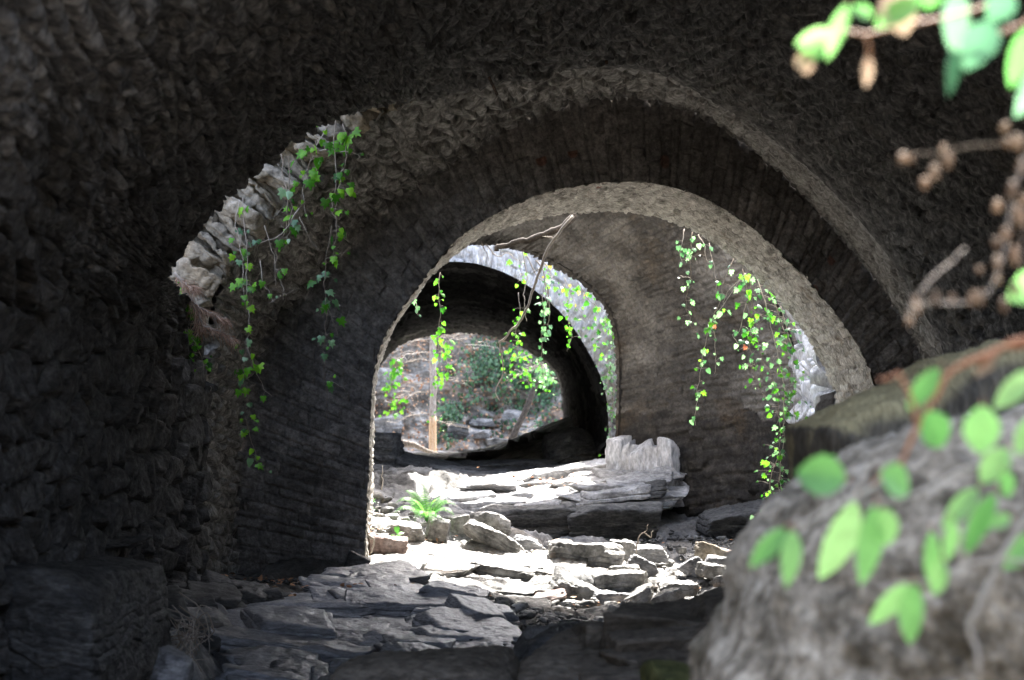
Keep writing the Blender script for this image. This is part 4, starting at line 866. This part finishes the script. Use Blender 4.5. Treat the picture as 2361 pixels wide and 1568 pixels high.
ivy('ivy_strand', 'thin sparse ivy string hanging before the coursed wall', [[(765, 520), (752, 600), (750, 680), (752, 745), (748, 830), (750, 900), (753, 980)], [(752, 700), (770, 745), (778, 775)], [(752, 880), (775, 885), (795, 900)]], 14.75, 26, .085, 'ivy', GI, .004, 14, .2, .05, ('ivyblue', .5))
ivy('ivy_strand', 'ivy trailing behind the dead pine twig beneath the lit slabs', [[(408, 640), (412, 700), (430, 760), (420, 820)], [(425, 650), (428, 720), (440, 770)], [(430, 760), (455, 800), (470, 850)]], 14.55, 52, .085, 'ivy', GI, .005, 15, 0, .05)
ivy('ivy_strand', 'lone pale sprig low on the dark boulder masonry', [[(395, 960), (385, 985), (370, 1008)], [(395, 960), (402, 985)]], 14.4, 5, .09, 'ivydark', GI, .004, 16, 0, .03, ('ivyyoung', .3))
ivy('bare_vine', 'leafless wiry vines curling under the lit slabs', [[(610, 520), (640, 620), (660, 690)], [(690, 500), (720, 560), (735, 580)], [(600, 600), (610, 660), (640, 700)], [(620, 700), (640, 690), (690, 665)]], 14.9, 0, .1, 'ivy', GI, .004, 17)
# archway, right
ivy('ivy_curtain', 'heavy ivy curtain hanging down the right edge of the round archway', [
    [(1712, 620), (1725, 690), (1740, 760), (1760, 830), (1790, 900), (1800, 1000), (1795, 1100), (1790, 1200)],
    [(1745, 640), (1770, 720), (1790, 800), (1805, 880), (1808, 980), (1800, 1090), (1800, 1180)],
    [(1775, 670), (1800, 740), (1815, 820), (1820, 900), (1835, 960), (1840, 1040)],
    [(1800, 705), (1815, 760), (1830, 830), (1835, 900), (1830, 960)],
    [(1730, 640), (1735, 720), (1730, 800), (1745, 880), (1775, 930)], [(1800, 1040), (1775, 1110), (1780, 1170), (1768, 1215)], [(1800, 1080), (1825, 1090), (1845, 1120)], [(1720, 630), (1690, 660), (1665, 700)]], 19.75, 330, .074, 'ivyblue', GI, .006, 21, 0, .085, ('ivy', .42))
ivy('ivy_strand', 'long slender bright strand swinging left of the ivy curtain', [[(1718, 630), (1690, 668), (1660, 715), (1635, 760), (1622, 815), (1612, 870), (1607, 920), (1606, 978)]], 19.7, 34, .085, 'ivyyoung', GI, .005, 22, 0, .035, ('ivyblue', .4))
ivy('ivy_strand', 'short bluish sprigs with long bare stems at the archway crown', [[(1578, 528), (1570, 570), (1572, 615)], [(1596, 535), (1592, 590), (1590, 640), (1582, 690), (1588, 740), (1605, 772)], [(1610, 540), (1625, 575), (1632, 610)], [(1592, 640), (1568, 638)]], 19.75, 46, .075, 'ivyblue', GI, .006, 23, .0, .05)
ivy('ivy_strand', 'sprig with red leaves and dead stems near the archway crown', [[(1635, 560), (1645, 610), (1648, 640), (1655, 680)], [(1695, 590), (1672, 640), (1660, 690), (1642, 740), (1635, 765)], [(1640, 745), (1650, 800), (1648, 860)], [(1720, 700), (1705, 765), (1688, 770), (1702, 798)]], 19.75, 20, .085, 'ivyblue', GI, .006, 24, .0, .045, ('redleaf', .18))
# archway, left and middle
ivy('ivy_strand', 'yellow-green strand dangling against the black tunnel from the left archway edge', [[(1015, 628), (1012, 670), (1014, 720), (1010, 760), (1012, 800), (1008, 880)]], 19.75, 32, .075, 'ivyyoung', GI, .005, 25, 0, .035, ('ivy', .3))
ivy('ivy_strand', 'tiny stub of ivy close to the left archway edge', [[(955, 690), (960, 710), (962, 730)]], 19.7, 6, .06, 'ivyblue', GI, .005, 26, 0, .02)
ivy('ivy_strand', 'bright strand hanging just left of the bare pale branch tip', [[(1195, 675), (1198, 720), (1190, 760), (1195, 800), (1188, 830)]], 26.4, 32, .09, 'ivyyoung', GI, .006, 27, 0, .06, ('ivy', .4))
ivy('ivy_strand', 'long bluish strand in the centre of the farther arch', [[(1258, 640), (1250, 690), (1256, 740), (1248, 790), (1250, 850), (1255, 900)], [(1250, 680), (1255, 740)]], 26.3, 50, .09, 'ivyblue', GI, .006, 28, 0, .05)
ivy('ivy_strand', 'curved green strand between the bluish strand and the pale ring', [[(1300, 655), (1310, 700), (1312, 745), (1318, 775), (1305, 810)]], 26.3, 30, .085, 'ivy', GI, .006, 29, 0, .05, ('ivyyoung', .4))
ivy('ivy_strand', 'yellowing ivy tuft on the lip of the farther vault', [[(1240, 600), (1262, 612), (1290, 625), (1325, 640)], [(1255, 605), (1275, 640)], [(1330, 650), (1360, 690), (1395, 715)], [(1300, 640), (1330, 700), (1345, 720)]], 26.0, 42, .07, 'ivy', GI, .006, 30, 0, .08, ('yellowleaf', .22))
ivy('ivy_strand', 'sparse ivy creeping over the pale radiating ring', [[(1190, 575), (1200, 610), (1195, 650)], [(1375, 690), (1360, 730), (1345, 760)], [(1400, 720), (1385, 770), (1370, 800)], [(1270, 640), (1290, 680)]], 27.4, 36, .10, 'ivy', GI, .005, 31, 0, .08)
ivy('ivy_column', 'dense bluish ivy column running down beside the pale rock pier', [[(1405, 720), (1412, 790), (1408, 860), (1412, 930), (1408, 990), (1402, 1050)], [(1418, 740), (1420, 820), (1415, 900), (1412, 960)], [(1395, 735), (1402, 820), (1405, 900)]], 26.2, 170, .08, 'ivyblue', GI, .006, 32, 0, .075, ('ivy', .3))
ivy('bare_vine', 'tangle of pale bare roots hanging over the bright ring', [[(1120, 562), (1145, 590), (1170, 585), (1195, 600)], [(1205, 580), (1215, 640), (1208, 680), (1212, 740)], [(1215, 590), (1240, 640), (1262, 660), (1258, 720)], [(1262, 660), (1268, 720), (1258, 770)], [(1110, 560), (1130, 600)], [(1235, 600), (1255, 630), (1260, 700)]], 26.5, 0, .1, 'ivy', GI, .011, 33)
# exit
ivy('ivy_strand', 'glowing yellow ivy strand at the left of the farthest opening', [[(908, 822), (904, 870), (908, 910), (905, 965)], [(915, 825), (912, 860), (900, 890)]], 46.5, 90, .15, 'ivyyoung', GI, .01, 34, 0, .13)
ivy('ivy_strand', 'yellow ivy strand just right of the grey trunk', [[(1034, 785), (1030, 830), (1035, 850), (1022, 880)]], 46.5, 34, .16, 'ivyyoung', GI, .01, 35, 0, .08)
ivy('ivy_strand', 'thin ivy string falling along the grey trunk', [[(1010, 778), (1012, 850), (1005, 930), (1010, 1000)]], 46.5, 22, .13, 'ivyyoung', GI, .008, 36, 0, .10)
ivy('ivy_strand', 'broad bunch of ivy trailing at the right rim of the farthest opening', [[(1160, 800), (1180, 850), (1170, 880)], [(1205, 810), (1210, 850)], [(1225, 830), (1215, 870), (1225, 890)], [(1250, 840), (1262, 880), (1258, 910)]], 46.5, 80, .12, 'ivy', GI, .01, 37, 0, .14, ('ivyyoung', .4))
ivy('ivy_strand', 'pale ivy cluster over the top of the leaning trunk', [[(1250, 845), (1255, 875), (1250, 890)], [(1245, 850), (1270, 880)]], 46.4, 50, .14, 'ivyblue', GI, .01, 38, 0, .12)

# dead branches across the archway
mb = MB(); q = wander([(1328, 494), (1300, 520), (1240, 545), (1180, 562), (1142, 572), (1138, 580)], 19.85, 30, .02); mb.tube(q, .045, .028, 8, .4, 0, .12)
tag(mb.build('dead_branch', [M['darktwig']]), 'stout dark dead branch jammed under the archway crown', 'branch')
mb = MB(); q = wander([(1322, 498), (1285, 540), (1262, 575), (1248, 620), (1228, 670), (1212, 720), (1180, 760), (1150, 790)], 19.65, 40, .02); mb.tube(q, .02, .012, 7, .8, 0, .15)
q = wander([(1152, 788), (1158, 830), (1160, 862), (1145, 890), (1142, 905), (1152, 925)], 19.65, 20, .01); mb.tube(q, .011, .005, 6, .7, 0, .2)
mb.tube([P(1275, 548, 19.65), P(1262, 546, 19.65), P(1250, 545, 19.6)], .009, .004, 5, .9); mb.tube([P(1250, 615, 19.65), P(1225, 632, 19.6)], .006, .003, 5, .6)
tag(mb.build('dead_branch', [M['twig']]), 'thin pale bare branch dangling crookedly through the archway', 'branch')

# dead pine twig under the slabs
t = empty('dead_twig', P(405, 632, 14.4), 'reddish dead pine twig with drooping needles under the lit slabs', 'twig'); ms = MB(); mn = MB(); random.seed(5)
for path in [[(402, 628), (430, 670), (455, 705), (490, 725), (530, 740)], [(455, 705), (470, 750), (510, 765), (540, 782)], [(440, 685), (452, 730), (462, 760)], [(400, 630), (425, 650), (450, 665)]]:
    q = wander(path, 14.4, 24, .02); ms.tube(q, .012, .004, 5, .6, 0, .2)
    for k in range(3, 24):
        for _ in range(5 if k < 18 else 13):
            d = (q[min(k + 1, 23)] - q[k - 1]) * 2 + rv(.05) + np.array([0, -.02, -.06]); d = d / np.linalg.norm(d) * random.uniform(.05, .14)
            mn.tube([q[k], q[k] + d * .6 + rv(.006), q[k] + d - np.array([0, 0, .015])], .0022, .0012, 3, random.random(), 0)
ms.build('stem', [M['twig']], t); mn.build('needles', [M['needle']], t)

# rusty bars in the vault
for (a, b, lb) in [((1108, 135), (1146, 218), 'long rusty iron bar sticking out of the vault left of the ridge'), ((1394, 116), (1399, 146), 'short rusty iron bar hanging at the vault crown')]:
    mb = MB(); mb.tube([P(a[0], a[1], 15.15 if a[0] > 1200 else 14.6), P(b[0], b[1], 15.0)], .016, .014, 8, .5, 0, .1); tag(mb.build('iron_bar', [M['rust']]), lb, 'iron bar')

# fern
t = empty('fern', P(985, 1208, 19.5), 'bright green fern growing among the sunlit stones', 'fern'); random.seed(4); root = P(985, 1205, 19.5)
for (tx, ty, dy, lift) in [(935, 1132, .1, .10), (975, 1118, .2, .05), (1008, 1150, -.2, .08), (1050, 1163, -.1, .12), (1048, 1185, -.25, .12), (915, 1158, -.05, .14), (912, 1180, -.2, .12), (955, 1150, -.3, .08), (1030, 1148, .3, .1), (1000, 1205, -.4, .14), (960, 1200, -.35, .14), (1020, 1205, -.15, .08)]:
    tip = P(tx, ty, 19.5) + np.array([0, dy, 0]); mb = MB(); n = 22
    pts = [root + (tip - root) * s + np.array([0, 0, lift * 4 * s * (1 - s)]) for s in np.linspace(0, 1, n)]
    mb.tube(pts, .004, .0015, 4, .3, 0)
    for k in range(3, n):
        d = pts[k] - pts[k - 1]; d /= np.linalg.norm(d); s = k / n; L = .115 * (1 - s) ** .75 * min(1, s / .22) + .004
        sdv = np.cross(d, [0, -.5, 1]); sdv /= np.linalg.norm(sdv)
        for sg in (-1, 1):
            e = sdv * sg * .9 + d * .45; e /= np.linalg.norm(e); w = np.cross(e, np.cross(d, e)); w /= np.linalg.norm(w) + 1e-9
            V = [pts[k]]; m_ = 7
            for u in range(1, m_):
                f = u / m_; wd = L * .16 * (1 - f * .75) * (1 if u % 2 else .45); c = pts[k] + e * L * f - np.array([0, 0, L * .25 * f * f]); V += [c + w * wd, c - w * wd]
            V.append(pts[k] + e * L - np.array([0, 0, L * .25])); Fc = [(0, 1, 2)] + [(2 * u - 1, 2 * u + 1, 2 * u + 2, 2 * u) for u in range(1, m_ - 1)] + [(2 * m_ - 3, 2 * m_ - 1, 2 * m_ - 2)]
            mb.add(V, Fc, random.uniform(.3, .9), 0)
    mb.build('frond', [M['fern']], t)
for (px, py, lb) in [(912, 1242, 'small bright green seedling beside the dark reddish stone'), (850, 1165, 'tiny green seedling on the rubble bank at the jamb')]:
    mb = MB(); c = P(px, py, 18.2 if py > 1200 else 20); mb.tube([c - [0, 0, .1], c], .004, .003, 4, .3, 0)
    for k in range(14): leaf(mb, c + rv(.04), np.array([random.gauss(0, 1), -.3, random.gauss(0, .5)]), np.array([0, -.4, 1]) + rv(.2), .08, random.random(), 0, HEART)
    tag(mb.build('seedling', [M['fern']]), lb, 'seedling')
# bare twigs on the ground
def twigs(name, lb, paths, Yd, r, m='twig'):
    mb = MB()
    for p_ in paths: mb.tube(wander(p_, Yd, 16, .015), r, r * .45, 5, random.random(), 0, .2)
    return tag(mb.build(name, [M[m]]), lb, 'twig')
twigs('bare_twig', 'bare forked twig standing up behind the bluish slab', [[(1468, 1262), (1472, 1240), (1490, 1225), (1492, 1212)], [(1486, 1228), (1500, 1240), (1506, 1222)], [(1468, 1262), (1466, 1300)]], 18.7, .008)
twigs('dry_stalk', 'thin dry stalk rising from the rubble by the jamb', [[(880, 1130), (882, 1100), (881, 1076)], [(862, 1215), (880, 1205), (905, 1200)]], 20.2, .007)
twigs('root', 'gnarled grey root creeping down the foot of the jamb', [[(845, 1232), (860, 1245), (862, 1262), (855, 1275)], [(843, 1225), (850, 1250)]], 17.6, .018)
twigs('dry_brush', 'tangle of dry thin twigs lying in the shaded gully corner', [[(random.gauss(440, 35), random.gauss(1450, 40)), (random.gauss(455, 25), random.gauss(1470, 30)), (random.gauss(440, 40), random.gauss(1500, 40))] for _ in range(26)] + [[(380, 1400), (430, 1420), (460, 1440), (440, 1490)], [(440, 1430), (455, 1460), (430, 1510)]], 11.2, .005)
twigs('dry_brush', 'small heap of pale straw-like twigs below the coursed wall', [[(random.gauss(700, 45), random.gauss(1395, 10)), (random.gauss(710, 45), random.gauss(1400, 8)), (random.gauss(720, 45), random.gauss(1402, 10))] for _ in range(40)], 14.4, .005)

# ------------------------------------------------------------------ blurred bramble close to the camera
def blade(t, mats, base, tip, width, Yd, tone=None, turn=0.0, parent_name='leaf', dy=.0):
    a = P(base[0], base[1], Yd); b = P(tip[0], tip[1], Yd) + np.array([0, dy, 0]); ax = b - a; L = np.linalg.norm(ax); ax /= L
    nrm = np.array([math.sin(turn), -math.cos(turn), .25]); nrm -= ax * nrm.dot(ax); nrm /= np.linalg.norm(nrm); sd = np.cross(ax, nrm); W = width * Yd / F / 2
    V = []; Fc = []; n = 12
    for k in range(n + 1):
        s = k / n; w = W * (math.sin(math.pi * s ** .85) ** .75 if 0 < s < 1 else .02); c = a + ax * L * s - nrm * L * .14 * (s - .3) ** 2
        for q in (-1, -.5, 0, .5, 1): V.append(c + sd * w * q * (1 + .05 * math.sin(9 * s * 3)) + nrm * (abs(q) * w * .28))
    for k in range(n):
        for q in range(4): Fc.append((k * 5 + q, k * 5 + q + 1, k * 5 + q + 6, k * 5 + q + 5))
    mb = MB(); tn = tone if tone is not None else random.uniform(.0, 1.0); mb.add(V, Fc, tn, 0); mb.tube([a, a - ax * L * .12], .0012, .001, 4, .4, 1)
    return mb.build(parent_name, mats, t)
random.seed(9)
YB = 2.7
t = empty('bramble', P(2500, 1500, YB), 'blurred bramble shoot with large pale green leaflets in front of the grey boulder', 'bramble')
mb = MB()
for path, r, dpt in [([(2500, 760), (2361, 783), (2280, 818), (2190, 862), (2150, 930), (2105, 1010), (2060, 1075), (2010, 1110)], .006, YB), ([(2500, 770), (2300, 810), (2262, 850)], .007, YB), ([(2120, 985), (2080, 870), (2030, 880)], .004, YB)]:
    mb.tube(wander(path, dpt, 30, .004), r, r * .55, 7, random.random(), 0, .1)
mb.build('stem', [M['redstem']], t)
mb = MB()
for path, r in [([(2480, 1050), (2380, 1185), (2300, 1300), (2255, 1400), (2235, 1450), (2262, 1560)], .006), ([(2500, 1330), (2361, 1295), (2250, 1300), (2150, 1335), (2060, 1350)], .004), ([(2361, 1075), (2280, 1062), (2200, 1090), (2140, 1130), (1990, 1170)], .003), ([(2060, 1080), (2000, 1130), (1830, 1215)], .003)]:
    mb.tube(wander(path, YB, 30, .004), r, r * .6, 7, random.random(), 0, .1)
mb.build('stem', [M['greystem']], t)
LV = [((1950, 1105), (1840, 1090), 98), ((2030, 1090), (2110, 1135), 82), ((2165, 850), (2098, 945), 50), ((2135, 950), (2185, 1035), 76), ((2265, 935), (2270, 1050), 84), ((2390, 855), (2300, 940), 56), ((1972, 1155), (1900, 1345), 82), ((2018, 1165), (1990, 1352), 62),
      ((2035, 1170), (2050, 1260), 60), ((1812, 1218), (1728, 1308), 46), ((1828, 1222), (1812, 1352), 50), ((2092, 1345), (2012, 1448), 50), ((2108, 1345), (2098, 1488), 60), ((2255, 1125), (2168, 1215), 48), ((2295, 1138), (2232, 1282), 52), ((2192, 1195), (2198, 1302), 46), ((2148, 1225), (2158, 1378), 40),
      ((2325, 1035), (2265, 1115), 64), ((2390, 960), (2345, 1050), 52), ((2400, 1230), (2310, 1310), 60), ((2330, 1190), (2275, 1215), 34), ((2170, 1290), (2165, 1375), 44), ((2310, 1085), (2340, 1150), 40)]
for k, (a, b, w) in enumerate(LV): blade(t, [M['near_leaf'], M['redstem']], a, b, w, YB + random.uniform(-.12, .12), None, random.uniform(-.5, .5), dy=random.uniform(-.02, .03))
o = blade(t, [M['dry_leaf'], M['redstem']], (2295, 812), (2250, 868), 34, YB); o['label'] = 'pinkish curled leaf'

t = empty('bramble', P(2500, -200, 2.5), 'blurred leafy spray hanging into the top right corner', 'bramble'); mb = MB()
for path, r in [([(2450, -60), (2250, 20), (2080, 60), (1990, 80), (1930, 75), (1870, 120)], .003), ([(2000, 75), (2002, 130), (2000, 180)], .002), ([(2450, 0), (2340, 60), (2250, 90)], .003)]: mb.tube(wander(path, 2.5, 24, .004), r, r * .6, 6, random.random(), 0, .1)
mb.build('stem', [M['redstem']], t)
for a, b, w, mm in [((1955, 10), (1905, 135), 38, 'near_leaf'), ((1930, 80), (1835, 100), 50, 'near_leaf'), ((1900, 95), (1840, 150), 46, 'near_leaf'), ((1850, 120), (1862, 170), 44, 'dry_leaf'), ((2002, 130), (1998, 200), 26, 'dry_leaf'), ((2010, 40), (1965, 15), 40, 'near_leaf'),
                    ((2050, -20), (2090, 80), 95, 'dry_leaf'), ((2120, 0), (2020, 60), 60, 'near_leaf'), ((2210, -30), (2200, 130), 62, 'cool_leaf'), ((2290, 50), (2225, 160), 84, 'cool_leaf'), ((2200, 110), (2190, 220), 40, 'cool_leaf'), ((2380, 60), (2330, 200), 60, 'near_leaf'), ((2400, 150), (2345, 270), 62, 'cool_leaf'), ((2150, -40), (2140, 20), 60, 'near_leaf'), ((2330, -20), (2280, 50), 70, 'cool_leaf')]:
    blade(t, [M[mm], M['redstem']], a, b, w, 2.5 + random.uniform(-.1, .1), None, random.uniform(-.5, .5))

def seedheads(lb, stems, beads, Yd, sz, seed):
    random.seed(seed); t = empty('dry_seed_stalk', P(stems[0][0][0], stems[0][0][1], Yd), lb, 'dry plant'); mb = MB()
    for s in stems: mb.tube(wander(s, Yd, 18, .004), .0022, .0014, 5, random.random(), 0, .1)
    mb.build('stem', [M['twig']], t)
    d, Fc = cubesphere(5)
    for (x_, y_, s_) in beads:
        c = P(x_, y_, Yd) + np.array([0, random.uniform(-.03, .03), 0]); p = d * np.array([1, 1, random.uniform(1.0, 2.2)]) * sz * s_ * (1 + .3 * vnoise(d * 2.5 + x_, 3))[:, None]
        mb = MB(); mb.add(p + c, [tuple(f) for f in Fc], random.random(), 0); mb.build('seed_head', [M['dry_leaf']], t)
seedheads('blurred dry stalk with paired seed heads reaching left at mid height', [[(2480, 300), (2330, 325), (2240, 335), (2180, 352), (2085, 362)], [(2180, 352), (2150, 400)]], [(2085, 362, 1.1), (2105, 360, 1), (2180, 345, .9), (2185, 372, 1), (2150, 400, 1.1), (2140, 418, 1), (2305, 300, 1), (2320, 330, 1)], 2.7, .0065, 1)
seedheads('blurred clump of brown seed heads massed at the right margin', [[(2500, 200), (2370, 350), (2330, 480), (2310, 600), (2260, 690), (2110, 700), (2092, 740)], [(2400, 420), (2350, 560), (2360, 640)], [(2120, 680), (2180, 610), (2230, 570)]],
          [(2345, 330, 1.3), (2361, 380, 1.3), (2330, 440, 1.2), (2310, 470, 1.2), (2345, 500, 1.3), (2320, 540, 1.2), (2300, 560, 1.1), (2340, 590, 1.2), (2290, 610, 1), (2310, 640, 1), (2330, 670, 1.1), (2308, 705, 1.0), (2260, 688, 1), (2235, 690, .9), (2200, 685, .9), (2150, 690, .9), (2120, 690, 1.1), (2105, 715, .9), (2090, 740, 1.0), (2360, 460, 1.2), (2250, 625, .8)], 2.7, .006, 2)
t = empty('bramble', P(2450, 640, 2.7), 'single blurred green leaf at the right margin below the seed heads', 'bramble'); blade(t, [M['near_leaf'], M['redstem']], (2420, 640), (2325, 690), 80, 2.7)

# ------------------------------------------------------------------ light and camera
SUN = Vector((.17, .60, .84)).normalized()
el = math.asin(SUN.z); az = math.atan2(SUN.x, SUN.y)
w = bpy.data.worlds.new('World'); SC.world = w; w.use_nodes = True; nt = w.node_tree
sky = nt.nodes.new('ShaderNodeTexSky'); sky.sky_type = 'NISHITA'; sky.sun_disc = False; sky.sun_elevation = el; sky.sun_rotation = az; sky.dust_density = 4.0; sky.air_density = .8; hs = nt.nodes.new('ShaderNodeHueSaturation'); hs.inputs['Saturation'].default_value = .75; nt.links.new(sky.outputs['Color'], hs.inputs['Color'])
nt.links.new(hs.outputs['Color'], nt.nodes['Background'].inputs['Color']); nt.nodes['Background'].inputs['Strength'].default_value = .15
ld = bpy.data.lights.new('sun', 'SUN'); ld.energy = 3.6; ld.angle = R(.5); ld.color = (1, .97, .92)
lo = bpy.data.objects.new('sun', ld); COL.objects.link(lo); lo.rotation_euler = SUN.to_track_quat('Z', 'Y').to_euler()
cam = bpy.data.cameras.new('camera'); co = bpy.data.objects.new('camera', cam); COL.objects.link(co); SC.camera = co
co.location = (0, 0, CZ); co.rotation_euler = (R(90), 0, 0)
cam.sensor_width = 36; cam.lens = F / 2361 * 36; cam.shift_y = (HY - 784) / 2361; cam.clip_end = 2000; cam.clip_start = .05
cam.dof.use_dof = True; cam.dof.focus_distance = 17.0; cam.dof.aperture_fstop = 2.5; cam.dof.aperture_blades = 9
vs = SC.view_settings; vs.view_transform = 'Standard'; vs.look = 'None'; vs.exposure = 3.05; vs.gamma = 1
SC.render.engine = 'CYCLES'; cy = SC.cycles; cy.max_bounces = 12; cy.diffuse_bounces = 8; cy.glossy_bounces = 4; cy.transmission_bounces = 4; cy.caustics_reflective = False; cy.caustics_refractive = False; cy.sample_clamp_indirect = 8
cy.use_denoising = True
